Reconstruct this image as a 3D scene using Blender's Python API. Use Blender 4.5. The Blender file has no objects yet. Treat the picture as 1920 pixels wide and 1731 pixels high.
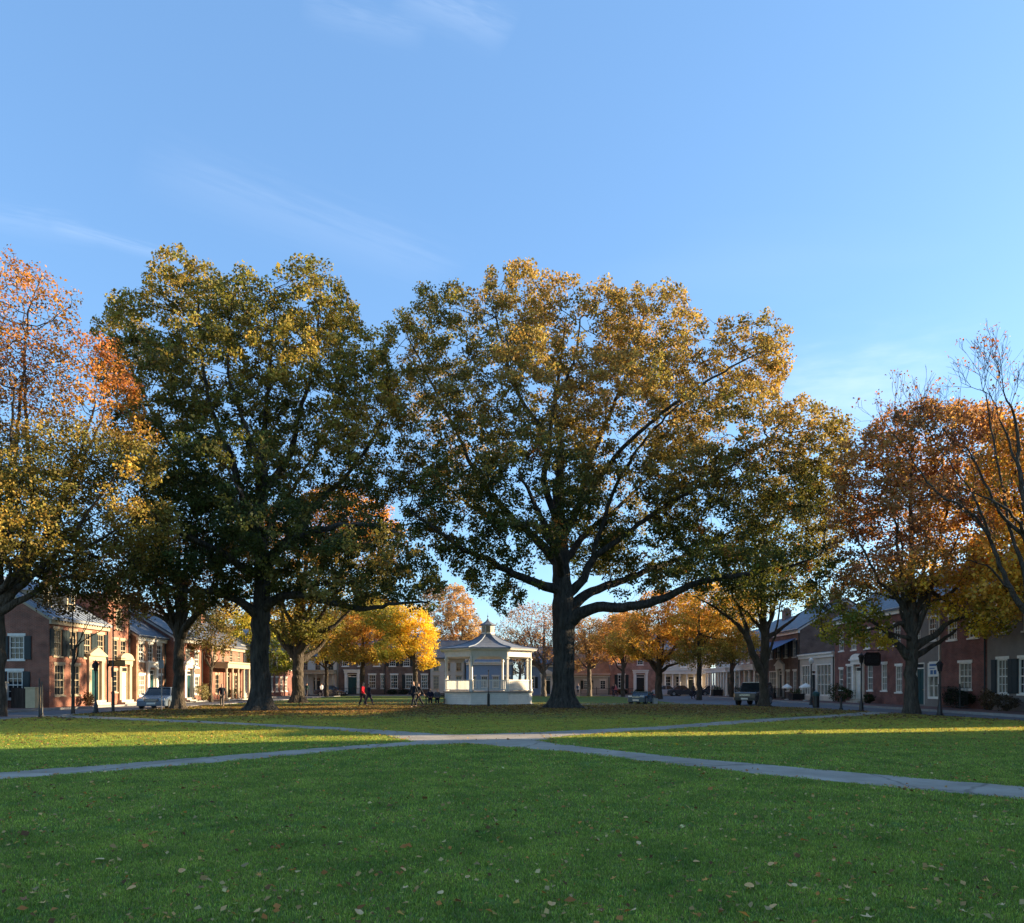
import bpy, bmesh, math, random, time
import numpy as np
from mathutils import Vector, Matrix
from mathutils.geometry import tessellate_polygon
T0 = time.time()
C = bpy.context.scene.collection
S = bpy.context.scene
R = math.radians

# ------------------------------------------------------------------ camera
cam_d = bpy.data.cameras.new('camera')
cam = bpy.data.objects.new('camera', cam_d); C.objects.link(cam)
cam.location = (0, 0, 1.6); cam.rotation_euler = (R(90), 0, 0)
cam_d.sensor_width = 36; cam_d.lens = 36*1400/1920.0
cam_d.shift_y = 417.5/1920.0
cam_d.clip_start = 0.05; cam_d.clip_end = 3000
S.camera = cam
F = 1400.0
def at(px, py, d):                      # pixel of the photograph at depth d -> point in the place
    return Vector(((px-960)*d/F, d, 1.6+(1283-py)*d/F))
def gx(px, d): return (px-960)*d/F

# ------------------------------------------------------------------ light
SUN_AZ, SUN_EL = 12.5, 14.0            # degrees ahead of +X, and above the horizon
S.view_settings.view_transform = 'Standard'; S.view_settings.look = 'None'
S.view_settings.exposure = 1.66; S.view_settings.gamma = 1
S.view_settings.use_curve_mapping = False
sd = bpy.data.lights.new('sun', 'SUN'); so = bpy.data.objects.new('sun', sd); C.objects.link(so)
sd.energy = 5.0; sd.angle = R(0.6); sd.color = (1.0, 0.78, 0.50)
a, e = R(SUN_AZ), R(SUN_EL)
sv = Vector((math.cos(a)*math.cos(e), math.sin(a)*math.cos(e), math.sin(e)))
so.rotation_euler = sv.to_track_quat('Z', 'Y').to_euler()
so.location = (60, 20, 30)
W = bpy.data.worlds.new('World'); S.world = W; W.use_nodes = True
nt = W.node_tree; nt.nodes.clear()
def N(t, **k):
    n = nt.nodes.new(t)
    for a_, b_ in k.items(): setattr(n, a_, b_)
    return n
L = lambda a_, b_: nt.links.new(a_, b_)
sky = N('ShaderNodeTexSky'); sky.sky_type = 'NISHITA'; sky.sun_disc = False
sky.sun_elevation = R(SUN_EL+3); sky.sun_rotation = R(90-SUN_AZ)
sky.air_density = 1.0; sky.dust_density = 0.6; sky.ozone_density = 2.0; sky.altitude = 50
bg = N('ShaderNodeBackground'); out = N('ShaderNodeOutputWorld')
bg.inputs['Strength'].default_value = 0.098
def math_n(op, a_, b_=None, c_=None):
    n = N('ShaderNodeMath', operation=op)
    for i, v in enumerate((a_, b_, c_)):
        if v is None: continue
        if isinstance(v, (int, float)): n.inputs[i].default_value = v
        else: L(v, n.inputs[i])
    return n.outputs[0]
# high thin cirrus, laid on a flat layer far above the place: position on the layer = direction / height
tc = N('ShaderNodeTexCoord'); sx = N('ShaderNodeSeparateXYZ'); L(tc.outputs['Generated'], sx.inputs[0])
X, Y, Z = sx.outputs
zc = math_n('MAXIMUM', Z, 0.02)
U = math_n('DIVIDE', X, zc); V = math_n('DIVIDE', Y, zc)
def cu(px, py):                         # layer coordinates of a direction
    k = 1283-py; return ((px-960)/k, F/k)
def streak(p, q, width, amp, seed, nscale=(1.2, 9.0)):
    (u0, v0), (u1, v1) = cu(*p), cu(*q)
    l = math.hypot(u1-u0, v1-v0); du, dv = (u1-u0)/l, (v1-v0)/l
    a1 = math_n('SUBTRACT', U, u0); b1 = math_n('SUBTRACT', V, v0)
    s_ = math_n('DIVIDE', math_n('ADD', math_n('MULTIPLY', a1, du), math_n('MULTIPLY', b1, dv)), l)
    t_ = math_n('DIVIDE', math_n('SUBTRACT', math_n('MULTIPLY', b1, du), math_n('MULTIPLY', a1, dv)), width)
    c = N('ShaderNodeCombineXYZ'); L(math_n('MULTIPLY', s_, nscale[0]*2), c.inputs[0]); L(math_n('MULTIPLY', t_, nscale[1]*.22), c.inputs[1]); c.inputs[2].default_value = seed
    nz = N('ShaderNodeTexNoise'); nz.inputs['Scale'].default_value = 1.6; nz.inputs['Detail'].default_value = 5; nz.inputs['Roughness'].default_value = .55
    L(c.outputs[0], nz.inputs['Vector'])
    tt = math_n('ADD', t_, math_n('MULTIPLY', math_n('SUBTRACT', nz.outputs[0], .5), 1.6))
    g = math_n('POWER', 2.718, math_n('MULTIPLY', math_n('MULTIPLY', tt, tt), -1.4))
    s2 = math_n('MULTIPLY', math_n('SUBTRACT', s_, .5), 2.0); s4 = math_n('MULTIPLY', s2, s2)
    h = math_n('MAXIMUM', math_n('SUBTRACT', 1.0, math_n('MULTIPLY', s4, s4)), 0.0)
    m = math_n('MULTIPLY', math_n('MULTIPLY', g, h), math_n('MULTIPLY', nz.outputs[0], amp*2))
    return m
tot = None
for args in [((560, 10), (800, 70), .03, .05, 1.0), ((740, -20), (960, 70), .035, .08, 3.0), ((250, 300), (860, 520), .10, .05, 5.0),
             ((90, 422), (350, 490), .03, .07, 7.0), ((-100, 395), (180, 440), .06, .05, 8.0), ((1430, 735), (1800, 705), .3, .13, 9.0), ((1430, 775), (1700, 762), .35, .12, 11.0)]:
    m = streak(*args); tot = m if tot is None else math_n('ADD', tot, m)
c = N('ShaderNodeCombineXYZ'); L(math_n('MULTIPLY', U, .35), c.inputs[0]); L(math_n('MULTIPLY', V, 1.0), c.inputs[1])
nz = N('ShaderNodeTexNoise'); nz.inputs['Scale'].default_value = .8; nz.inputs['Detail'].default_value = 4; L(c.outputs[0], nz.inputs['Vector'])
tot = math_n('MULTIPLY', tot, math_n('GREATER_THAN', Y, 0))
tot = math_n('ADD', tot, math_n('MULTIPLY', math_n('MAXIMUM', math_n('SUBTRACT', nz.outputs[0], .56), 0), .35))
tot = math_n('MINIMUM', tot, .6); tot.node.use_clamp = True
tint = N('ShaderNodeMixRGB', blend_type='MULTIPLY'); tint.inputs[0].default_value = 1; tint.inputs[2].default_value = (.84, .97, 1.0, 1)
L(sky.outputs[0], tint.inputs[1])
# thin veil of high air, evens the blue the way the photograph shows it
veil = N('ShaderNodeMixRGB'); veil.inputs[0].default_value = .36; veil.inputs[2].default_value = (.95, 2.0, 4.0, 1)
L(tint.outputs[0], veil.inputs[1])
cm = N('ShaderNodeMixRGB'); L(tot, cm.inputs[0]); cm.inputs[2].default_value = (4.2, 4.6, 5.2, 1)
L(veil.outputs[0], cm.inputs[1]); L(cm.outputs[0], bg.inputs['Color']); L(bg.outputs[0], out.inputs[0])
S.cycles.max_bounces = 6; S.cycles.diffuse_bounces = 3; S.cycles.transmission_bounces = 4; S.cycles.glossy_bounces = 2
S.cycles.caustics_reflective = False; S.cycles.caustics_refractive = False
S.cycles.use_denoising = False if False else True

# ------------------------------------------------------------------ materials
def srgb(r, g, b):
    f = lambda c: (c/255/12.92) if c/255 <= .04045 else ((c/255+.055)/1.055)**2.4
    return (f(r), f(g), f(b), 1)
MATS = {}
def mat(name, col, rough=.7, var=.15, vscale=3.0, bump=.0, bscale=30.0, metal=0.0, spec=.3, col2=None, c2scale=1.0, stretch=(1, 1, 1)):
    if name in MATS: return MATS[name]
    m = bpy.data.materials.new(name); m.use_nodes = True; n = m.node_tree; p = n.nodes['Principled BSDF']
    if len(col) == 3: col = (*col, 1)
    p.inputs['Roughness'].default_value = rough; p.inputs['Metallic'].default_value = metal
    p.inputs['Specular IOR Level'].default_value = spec
    t = n.nodes.new('ShaderNodeTexCoord'); mp = n.nodes.new('ShaderNodeMapping'); mp.inputs['Scale'].default_value = stretch
    n.links.new(t.outputs['Object'], mp.inputs[0])
    nz = n.nodes.new('ShaderNodeTexNoise'); nz.inputs['Scale'].default_value = vscale; nz.inputs['Detail'].default_value = 6; nz.inputs['Roughness'].default_value = .65
    n.links.new(mp.outputs[0], nz.inputs['Vector'])
    cr = n.nodes.new('ShaderNodeValToRGB')
    c2 = col2 if col2 else tuple(min(1, c*(1+var)) for c in col[:3])
    c1 = tuple(c*(1-var) for c in col[:3]) if not col2 else col[:3]
    cr.color_ramp.elements[0].position = .3; cr.color_ramp.elements[1].position = .7
    cr.color_ramp.elements[0].color = (*c1[:3], 1); cr.color_ramp.elements[1].color = (*c2[:3], 1)
    n.links.new(nz.outputs[0], cr.inputs[0]); n.links.new(cr.outputs[0], p.inputs['Base Color'])
    if bump:
        b = n.nodes.new('ShaderNodeBump'); b.inputs['Strength'].default_value = bump; b.inputs['Distance'].default_value = .03
        n2 = n.nodes.new('ShaderNodeTexNoise'); n2.inputs['Scale'].default_value = bscale; n2.inputs['Detail'].default_value = 6
        n.links.new(mp.outputs[0], n2.inputs['Vector']); n.links.new(n2.outputs[0], b.inputs['Height']); n.links.new(b.outputs[0], p.inputs['Normal'])
    MATS[name] = m; return m
def brick_mat(name, c1, c2, mortar, plane='xz'):
    if name in MATS: return MATS[name]
    m = bpy.data.materials.new(name); m.use_nodes = True; n = m.node_tree; p = n.nodes['Principled BSDF']; p.inputs['Roughness'].default_value = .85
    t = n.nodes.new('ShaderNodeTexCoord'); s = n.nodes.new('ShaderNodeSeparateXYZ'); cb = n.nodes.new('ShaderNodeCombineXYZ')
    n.links.new(t.outputs['Object'], s.inputs[0])
    if plane == 'xz':
        ad = n.nodes.new('ShaderNodeMath'); n.links.new(s.outputs[0], ad.inputs[0]); n.links.new(s.outputs[1], ad.inputs[1])
        n.links.new(ad.outputs[0], cb.inputs[0]); n.links.new(s.outputs[2], cb.inputs[1])
    else:
        n.links.new(s.outputs[0], cb.inputs[0]); n.links.new(s.outputs[1], cb.inputs[1])
    b = n.nodes.new('ShaderNodeTexBrick'); b.inputs['Scale'].default_value = 1.0
    b.inputs['Brick Width'].default_value = .22; b.inputs['Row Height'].default_value = .075; b.inputs['Mortar Size'].default_value = .009
    b.inputs['Color1'].default_value = (*c1, 1); b.inputs['Color2'].default_value = (*c2, 1); b.inputs['Mortar'].default_value = (*mortar, 1)
    n.links.new(cb.outputs[0], b.inputs['Vector'])
    nz = n.nodes.new('ShaderNodeTexNoise'); nz.inputs['Scale'].default_value = 1.3; nz.inputs['Detail'].default_value = 7; n.links.new(t.outputs['Object'], nz.inputs['Vector'])
    cr = n.nodes.new('ShaderNodeValToRGB'); cr.color_ramp.elements[0].color = (.55, .52, .5, 1); cr.color_ramp.elements[1].color = (1.25, 1.2, 1.15, 1)
    cr.color_ramp.elements[0].position = .3; cr.color_ramp.elements[1].position = .75
    n.links.new(nz.outputs[0], cr.inputs[0])
    mx = n.nodes.new('ShaderNodeMixRGB'); mx.blend_type = 'MULTIPLY'; mx.inputs[0].default_value = 1
    n.links.new(b.outputs[0], mx.inputs[1]); n.links.new(cr.outputs[0], mx.inputs[2]); n.links.new(mx.outputs[0], p.inputs['Base Color'])
    bp = n.nodes.new('ShaderNodeBump'); bp.inputs['Strength'].default_value = .5; bp.inputs['Distance'].default_value = .01; bp.invert = True
    n.links.new(b.outputs[1], bp.inputs['Height']); n.links.new(bp.outputs[0], p.inputs['Normal'])
    MATS[name] = m; return m
M_RED = brick_mat('red brick', (.34, .105, .058), (.25, .075, .045), (.34, .27, .22))
M_DRED = brick_mat('dark red brick', (.25, .075, .055), (.17, .055, .045), (.22, .17, .15))
M_BROWN = brick_mat('brown brick', (.20, .12, .09), (.15, .09, .07), (.22, .19, .17))
M_PAVE = brick_mat('brick paving', (.20, .085, .07), (.15, .07, .06), (.16, .13, .12), 'xy')
M_WHITE = mat('white paint', (.80, .76, .69), .5, .10, 2.5, .15, 60)
M_CREAM = mat('cream paint', (.44, .36, .25), .55, .10, 2.0, .15, 60)
M_STUCCO = mat('grey brown stucco', (.22, .19, .17), .85, .15, 1.5, .3, 40)
M_PALE = mat('pale stucco', (.55, .49, .42), .8, .10, 1.5, .3, 40)
M_STONE = mat('limestone', (.45, .41, .35), .8, .15, 4, .3, 40)
M_SLATE = mat('slate roof', (.085, .10, .125), .55, .35, 1.5, .5, 9, stretch=(1, 1, 4))
M_METALROOF = mat('grey seamed metal roof', (.20, .24, .30), .42, .15, 1.0, .1, 9, spec=.5)
M_ORROOF = mat('rusty tile roof', (.40, .17, .08), .8, .25, 2.0, .4, 12)
M_DARK = mat('dark green shutter paint', (.018, .03, .035), .45, .2, 6)
M_BLACK = mat('black iron', (.012, .012, .014), .4, .3, 8, spec=.5)
M_GREEN = mat('dark teal door paint', (.012, .06, .065), .4, .15, 4)
M_BLUE = mat('blue awning cloth', (.08, .16, .32), .8, .15, 3)
M_BLUEHOUSE = mat('grey blue clapboard', (.22, .32, .46), .6, .08, 3)
M_GLASS = mat('window glass', (.018, .024, .03), .06, .6, 1.4, spec=.6)
M_CURTAIN = mat('window glass with pale curtain', (.20, .19, .16), .12, .5, 2.5, spec=.6)
M_WOOD = mat('dark wooden boards', (.05, .035, .028), .8, .4, 2, .4, 30, stretch=(6, 6, .6))
M_TAN = mat('tan rendered masonry', (.55, .43, .26), .8, .12, 3, .2, 30)
M_CONC = mat('pale concrete', (.42, .41, .38), .8, .18, 3, .2, 30)
M_ASPH = mat('worn asphalt', (.13, .13, .14), .85, .22, 1.2, .25, 60)
M_KERB = mat('granite kerb', (.28, .27, .26), .75, .15, 3)

# ------------------------------------------------------------------ object helpers
def tag(o, label=None, cat=None, group=None, kind=None):
    if label: o['label'] = label
    if cat: o['category'] = cat
    if group: o['group'] = group
    if kind: o['kind'] = kind
    return o
def empty(name, loc=(0, 0, 0), rz=0, label=None, cat=None, group=None):
    o = bpy.data.objects.new(name, None); C.objects.link(o); o.location = loc; o.rotation_euler = (0, 0, rz); o.empty_display_size = .3
    return tag(o, label, cat, group)
class MB:
    def __init__(s): s.v = []; s.f = []; s.mi = []; s.cur = 0
    def quad(s, a, b, c, d):
        i = len(s.v); s.v += [tuple(a), tuple(b), tuple(c), tuple(d)]; s.f.append((i, i+1, i+2, i+3)); s.mi.append(s.cur)
    def poly(s, pts):
        i = len(s.v); s.v += [tuple(p) for p in pts]; s.f.append(tuple(range(i, i+len(pts)))); s.mi.append(s.cur)
    def box(s, x0, y0, z0, x1, y1, z1, M=None):
        p = [(x0, y0, z0), (x1, y0, z0), (x1, y1, z0), (x0, y1, z0), (x0, y0, z1), (x1, y0, z1), (x1, y1, z1), (x0, y1, z1)]
        if M: p = [tuple(M @ Vector(q)) for q in p]
        i = len(s.v); s.v += p
        for f in ((3, 2, 1, 0), (4, 5, 6, 7), (0, 1, 5, 4), (1, 2, 6, 5), (2, 3, 7, 6), (3, 0, 4, 7)):
            s.f.append(tuple(i+k for k in f)); s.mi.append(s.cur)
        return s
    def prism(s, pts, axis_vec):                       # polygon pts extruded along axis_vec
        n = len(pts); i = len(s.v); s.v += [tuple(p) for p in pts]; s.v += [tuple(Vector(p)+Vector(axis_vec)) for p in pts]
        s.f.append(tuple(i+k for k in range(n-1, -1, -1))); s.f.append(tuple(i+n+k for k in range(n))); s.mi += [s.cur]*2
        for k in range(n):
            s.f.append((i+k, i+(k+1) % n, i+n+(k+1) % n, i+n+k)); s.mi.append(s.cur)
        return s
    def lathe(s, prof, cx=0, cy=0, n=12, ph=0, cap=True):   # prof: (r, z)
        i = len(s.v)
        for r, z in prof:
            for k in range(n):
                t = 2*math.pi*k/n+ph; s.v.append((cx+r*math.cos(t), cy+r*math.sin(t), z))
        for j in range(len(prof)-1):
            for k in range(n):
                a_, b_ = i+j*n+k, i+j*n+(k+1) % n; s.f.append((a_, b_, b_+n, a_+n)); s.mi.append(s.cur)
        if cap:
            s.f.append(tuple(i+k for k in range(n-1, -1, -1))); s.f.append(tuple(i+(len(prof)-1)*n+k for k in range(n))); s.mi += [s.cur]*2
        return s
    def tube(s, p, q, r0, r1=None, n=8):
        p, q = Vector(p), Vector(q); r1 = r0 if r1 is None else r1; d = (q-p).normalized()
        u = d.orthogonal().normalized(); w = d.cross(u); i = len(s.v)
        for c_, r in ((p, r0), (q, r1)):
            for k in range(n):
                t = 2*math.pi*k/n; s.v.append(tuple(c_+u*math.cos(t)*r+w*math.sin(t)*r))
        for k in range(n): s.f.append((i+k, i+(k+1) % n, i+n+(k+1) % n, i+n+k)); s.mi.append(s.cur)
        s.f.append(tuple(i+k for k in range(n-1, -1, -1))); s.f.append(tuple(i+n+k for k in range(n))); s.mi += [s.cur]*2
        return s
    def mesh(s, name, mats, smooth=False):
        me = bpy.data.meshes.new(name); me.from_pydata(s.v, [], s.f)
        for m in (mats if isinstance(mats, (list, tuple)) else [mats]): me.materials.append(m)
        if any(s.mi): me.polygons.foreach_set('material_index', s.mi)
        if smooth: me.polygons.foreach_set('use_smooth', [True]*len(me.polygons))
        me.update(); return me
    def build(s, name, mats, parent=None, loc=None, smooth=False, bevel=0):
        o = bpy.data.objects.new(name, s.mesh(name, mats, smooth)); C.objects.link(o)
        if parent: o.parent = parent
        if loc: o.location = loc
        if bevel:
            b = o.modifiers.new('b', 'BEVEL'); b.width = bevel; b.segments = 2; b.limit_method = 'ANGLE'
        return o
def link_mesh(name, me, parent=None, loc=(0, 0, 0)):
    o = bpy.data.objects.new(name, me); C.objects.link(o); o.parent = parent; o.location = loc; return o
def copy_tree(o, parent=None):
    c_ = o.copy(); C.objects.link(c_)
    if parent is not None: c_.parent = parent
    for ch in list(o.children): copy_tree(ch, c_)
    return c_
def flat(name, outline, z, m, label=None, cat=None, kind='structure'):
    pts = [Vector((x, y, 0)) for x, y in outline]
    tris = tessellate_polygon([pts])
    me = bpy.data.meshes.new(name); fs = []
    for t in tris:
        a_, b_, c_ = (pts[i] for i in t)
        fs.append(t if (b_-a_).cross(c_-a_).z > 0 else t[::-1])
    me.from_pydata([(p.x, p.y, z) for p in pts], [], fs); me.materials.append(m); me.update()
    o = bpy.data.objects.new(name, me); C.objects.link(o); return tag(o, label, cat, None, kind)

# ------------------------------------------------------------------ ground
def lawn_material():
    m = bpy.data.materials.new('mown autumn lawn'); m.use_nodes = True; n = m.node_tree; p = n.nodes['Principled BSDF']
    p.inputs['Roughness'].default_value = .9; p.inputs['Specular IOR Level'].default_value = .1
    g = n.nodes.new('ShaderNodeNewGeometry'); l = n.links.new
    def noise(sc, det=5, st=(1, 1, 1)):
        mp = n.nodes.new('ShaderNodeMapping'); mp.inputs['Scale'].default_value = st; l(g.outputs['Position'], mp.inputs[0])
        z = n.nodes.new('ShaderNodeTexNoise'); z.inputs['Scale'].default_value = sc; z.inputs['Detail'].default_value = det; l(mp.outputs[0], z.inputs['Vector']); return z.outputs[0]
    def ramp(x, p0, p1, c0=(0, 0, 0, 1), c1=(1, 1, 1, 1)):
        r = n.nodes.new('ShaderNodeValToRGB'); r.color_ramp.elements[0].position = p0; r.color_ramp.elements[1].position = p1
        r.color_ramp.elements[0].color = c0; r.color_ramp.elements[1].color = c1; l(x, r.inputs[0]); return r.outputs[0]
    def mix(f, a_, b_):
        r = n.nodes.new('ShaderNodeMixRGB')
        if isinstance(f, float): r.inputs[0].default_value = f
        else: l(f, r.inputs[0])
        for i, x in ((1, a_), (2, b_)):
            if isinstance(x, tuple): r.inputs[i].default_value = x
            else: l(x, r.inputs[i])
        return r.outputs[0]
    base = ramp(noise(.35, 4), .35, .65, (.10, .18, .035, 1), (.13, .21, .045, 1))
    fine = ramp(noise(14, 8), .3, .7, (.05, .11, .022, 1), (.17, .26, .055, 1))
    col = mix(.55, base, fine)
    far = ramp(noise(2.2, 7, (1, .6, 1)), .42, .66, (0, 0, 0, 1), (1, 1, 1, 1))
    # leaf litter gathered under the trees, beyond the paths
    sx = n.nodes.new('ShaderNodeSeparateXYZ'); l(g.outputs['Position'], sx.inputs[0])
    mr = n.nodes.new('ShaderNodeMapRange'); mr.inputs[1].default_value = 24; mr.inputs[2].default_value = 38; l(sx.outputs[1], mr.inputs[0])
    mr.inputs[3].default_value = .12
    ml = n.nodes.new('ShaderNodeMath'); ml.operation = 'MULTIPLY'; l(mr.outputs[0], ml.inputs[0]); l(far, ml.inputs[1])
    m2 = n.nodes.new('ShaderNodeMath'); m2.operation = 'MULTIPLY'; l(ml.outputs[0], m2.inputs[0]); m2.inputs[1].default_value = .85
    litter = ramp(noise(20, 5), .35, .65, (.10, .055, .025, 1), (.22, .13, .05, 1))
    col = mix(m2.outputs[0], col, litter)
    l(col, p.inputs['Base Color'])
    bp = n.nodes.new('ShaderNodeBump'); bp.inputs['Strength'].default_value = .8; bp.inputs['Distance'].default_value = .05
    l(noise(25, 6), bp.inputs['Height']); l(bp.outputs[0], p.inputs['Normal'])
    return m
M_LAWN = lawn_material()
flat('ground', [(-900, -300), (900, -300), (900, 1500), (-900, 1500)], -.03, mat('distant earth', (.09, .09, .045), .9, .3, .02))
flat('lawn', [(-23, -40), (23.6, -40), (22.6, 20), (22.5, 32), (22.0, 38), (20.6, 45), (19.6, 51), (14.5, 59.5), (14.0, 64), (13.5, 100), (-23, 100)], 0.0, M_LAWN)
rnd = random.Random(3)
def rough_line(pts, amp=.03, step=.35):
    o = []
    for (x0, y0), (x1, y1) in zip(pts, pts[1:]):
        k = max(1, int(math.hypot(x1-x0, y1-y0)/step))
        for i in range(k):
            t = i/k; o.append((x0+(x1-x0)*t+rnd.uniform(-amp, amp), y0+(y1-y0)*t+rnd.uniform(-amp, amp)))
    o.append(pts[-1]); return o
A_near = [(-18, 2.5), (-8.58, 12.51), (-7.0, 14), (-5.7, 15.66), (-4.0, 18.0), (-2.6, 19.4), (-1.3, 20.1), (0, 18.9)]
B_near = [(0, 18.9), (1.71, 17.1), (3.03, 15.1), (4.6, 12.95), (5.88, 11.6), (7.08, 10.3), (16, 1.5)]
B_far = [(17, 2.7), (7.98, 11.64), (6.97, 12.6), (5.23, 14.6), (3.54, 16.5), (2.0, 18.7), (.75, 20.9)]
D_near = [(.75, 20.9), (1.65, 23.1), (5.7, 26.5), (9.86, 30.7), (15.7, 36.1), (21.3, 41.2)]
D_far = [(20.8, 43.5), (15.5, 37.7), (10.1, 33.2), (5.5, 28.2), (1.38, 25.2), (-.9, 23.9)]
C_far = [(-.9, 23.9), (-2.2, 23.8), (-3.8, 25.4), (-6.66, 27.8), (-11.2, 30.9), (-23, 38.8)]
C_near = [(-23, 36.6), (-10.6, 29.1), (-6.2, 26), (-3.9, 23.2), (-2.8, 20.8)]
A_far = [(-2.8, 20.8), (-4.8, 18.7), (-6.6, 16.5), (-8.06, 14.8), (-9.28, 13.53), (-19, 3.6)]
outline = []
for seg in (A_near, B_near, B_far, D_near, D_far, C_far, C_near, A_far):
    r_ = rough_line(seg); outline += r_ if not outline or math.dist(outline[-1], r_[0]) > .5 else r_[1:]
PATH = outline
M_PATH0 = mat('worn asphalt path', (.30, .265, .215), .9, .2, 1.1, .35, 90, col2=(.40, .355, .29))
def path_mat():
    m = M_PATH0; n = m.node_tree; l = n.links.new; p = n.nodes['Principled BSDF']; src = p.inputs['Base Color'].links[0].from_socket
    g = n.nodes.new('ShaderNodeNewGeometry'); vo = n.nodes.new('ShaderNodeTexVoronoi'); vo.feature = 'DISTANCE_TO_EDGE'; vo.inputs['Scale'].default_value = .42
    nz = n.nodes.new('ShaderNodeTexNoise'); nz.inputs['Scale'].default_value = 2.5; nz.inputs['Detail'].default_value = 6; l(g.outputs['Position'], nz.inputs['Vector'])
    mx = n.nodes.new('ShaderNodeMixRGB'); mx.inputs[0].default_value = .25; l(g.outputs['Position'], mx.inputs[1]); l(nz.outputs['Color'], mx.inputs[2]); l(mx.outputs[0], vo.inputs['Vector'])
    cr = n.nodes.new('ShaderNodeValToRGB'); cr.color_ramp.elements[0].position = .004; cr.color_ramp.elements[1].position = .014; cr.color_ramp.elements[0].color = (.62, .6, .58, 1); l(vo.outputs[0], cr.inputs[0])
    n4 = n.nodes.new('ShaderNodeTexNoise'); n4.inputs['Scale'].default_value = .5; n4.inputs['Detail'].default_value = 8; n4.inputs['Roughness'].default_value = .7; l(g.outputs['Position'], n4.inputs['Vector'])
    c4 = n.nodes.new('ShaderNodeValToRGB'); c4.color_ramp.elements[0].position = .35; c4.color_ramp.elements[1].position = .65; c4.color_ramp.elements[0].color = (.72, .70, .68, 1); c4.color_ramp.elements[1].color = (1.1, 1.1, 1.1, 1); l(n4.outputs[0], c4.inputs[0])
    a_ = n.nodes.new('ShaderNodeMixRGB'); a_.blend_type = 'MULTIPLY'; a_.inputs[0].default_value = 1; l(src, a_.inputs[1]); l(cr.outputs[0], a_.inputs[2])
    b_ = n.nodes.new('ShaderNodeMixRGB'); b_.blend_type = 'MULTIPLY'; b_.inputs[0].default_value = 1; l(a_.outputs[0], b_.inputs[1]); l(c4.outputs[0], b_.inputs[2]); l(b_.outputs[0], p.inputs['Base Color']); return m
M_PATH = path_mat()
flat('path', outline, .006, M_PATH)
flat('path', rough_line([(-3.5, 54.6), (2, 55.2), (6.5, 59.0), (14.4, 60.3)])+rough_line([(14.3, 61.8), (6, 60.6), (1.5, 57), (-3.5, 56.0)]), .008, M_PATH)
# left street, its kerb and pavement; right lane, its kerb and pavement; far street
flat('road', [(-28.2, -40), (-23, -40), (-23, 100), (-28.2, 100)], .004, M_ASPH)
flat('road', [(23.6, -40), (24.4, -40), (24.4, 46), (24.2, 100), (13.5, 100), (14.0, 64), (14.5, 59.5), (19.6, 51), (20.6, 45), (22.0, 38), (22.5, 32), (22.6, 20)], .003, M_ASPH)
flat('road', [(-60, 100), (60, 100), (60, 103.2), (-60, 103.2)], .005, M_ASPH)
def kerb_and_pave(nm, pts_in, pts_out, z=.12):
    flat(nm, pts_in+pts_out[::-1], z, M_PAVE)
def kerb(p, q, w=.16, z=.135):
    k = MB(); p, q = Vector((*p, 0)), Vector((*q, 0)); d = q-p; n_ = int(d.length/1.9); dn = d.normalized(); s_ = Vector((-dn.y, dn.x, 0))
    for i in range(n_):
        a_ = p+dn*(d.length*i/n_+.008); b_ = p+dn*(d.length*(i+1)/n_-.008); h = z+rnd.uniform(-.006, .006)
        k.prism([a_-s_*w/2, b_-s_*w/2, b_+s_*w/2, a_+s_*w/2], (0, 0, h))
    return k.build('kerb', M_KERB)
tag(kerb((-28.2, -20), (-28.2, 100)), kind='structure')
tag(kerb((24.4, -30), (24.4, 100)), kind='structure')
tag(kerb((-24, 103.2), (40, 103.2)), kind='structure')
tag(kerb((-23, -20), (-23, 100), z=.05), kind='structure')
flat('pavement', [(-34, -40), (-28.28, -40), (-28.28, 103), (-34, 103)], .12, M_PAVE)
flat('pavement', [(24.48, -40), (40, -40), (40, 103), (24.48, 103)], .12, M_PAVE)
flat('pavement', [(-80, 103.28), (80, 103.28), (80, 125), (-80, 125)], .12, M_PAVE)

# ------------------------------------------------------------------ buildings
WCACHE = {}
def window_meshes(w, h, nx, nz, trim):
    k = (round(w, 2), round(h, 2), nx, nz, trim.name)
    if k in WCACHE: return WCACHE[k]
    f = MB(); t = .07                                        # frame, local origin at the bottom left of the opening
    for b in ((0, .02, 0, t, .14, h), (w-t, .02, 0, w, .14, h), (t, .02, 0, w-t, .14, t), (t, .02, h-t, w-t, .14, h)): f.box(*b)
    f.box(t, .03, h/2-.03, w-t, .11, h/2+.03)
    m = MB()
    for i in range(1, nx): x = t+(w-2*t)*i/nx; m.box(x-.014, .055, t, x+.014, .09, h-t)
    for j in range(1, nz):
        if j*2 == nz: continue
        z = t+(h-2*t)*j/nz; m.box(t, .052, z-.014, w-t, .088, z+.014)
    p = MB().box(t*.5, .095, t*.5, w-t*.5, .105, h-t*.5)
    s_ = MB().box(-.1, -.07, -.10, w+.1, .13, 0)
    l_ = MB().box(-.1, -.035, h, w+.1, .1, h+.17)
    sh = MB(); 
    sh.box(0, -.055, 0, w*.46, -.012, h)
    for q in (0, 1): sh.box(.05, -.07, .06+q*h*.5, w*.46-.05, -.055, h*.5-.04+q*h*.5)
    WCACHE[k] = (f.mesh('window', trim), m.mesh('muntin', trim), p.mesh('pane', M_GLASS), p.mesh('pane', M_CURTAIN), s_.mesh('sill', trim), l_.mesh('lintel', trim), sh.mesh('shutter', M_DARK))
    return WCACHE[k]
wr = random.Random(7)
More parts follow.
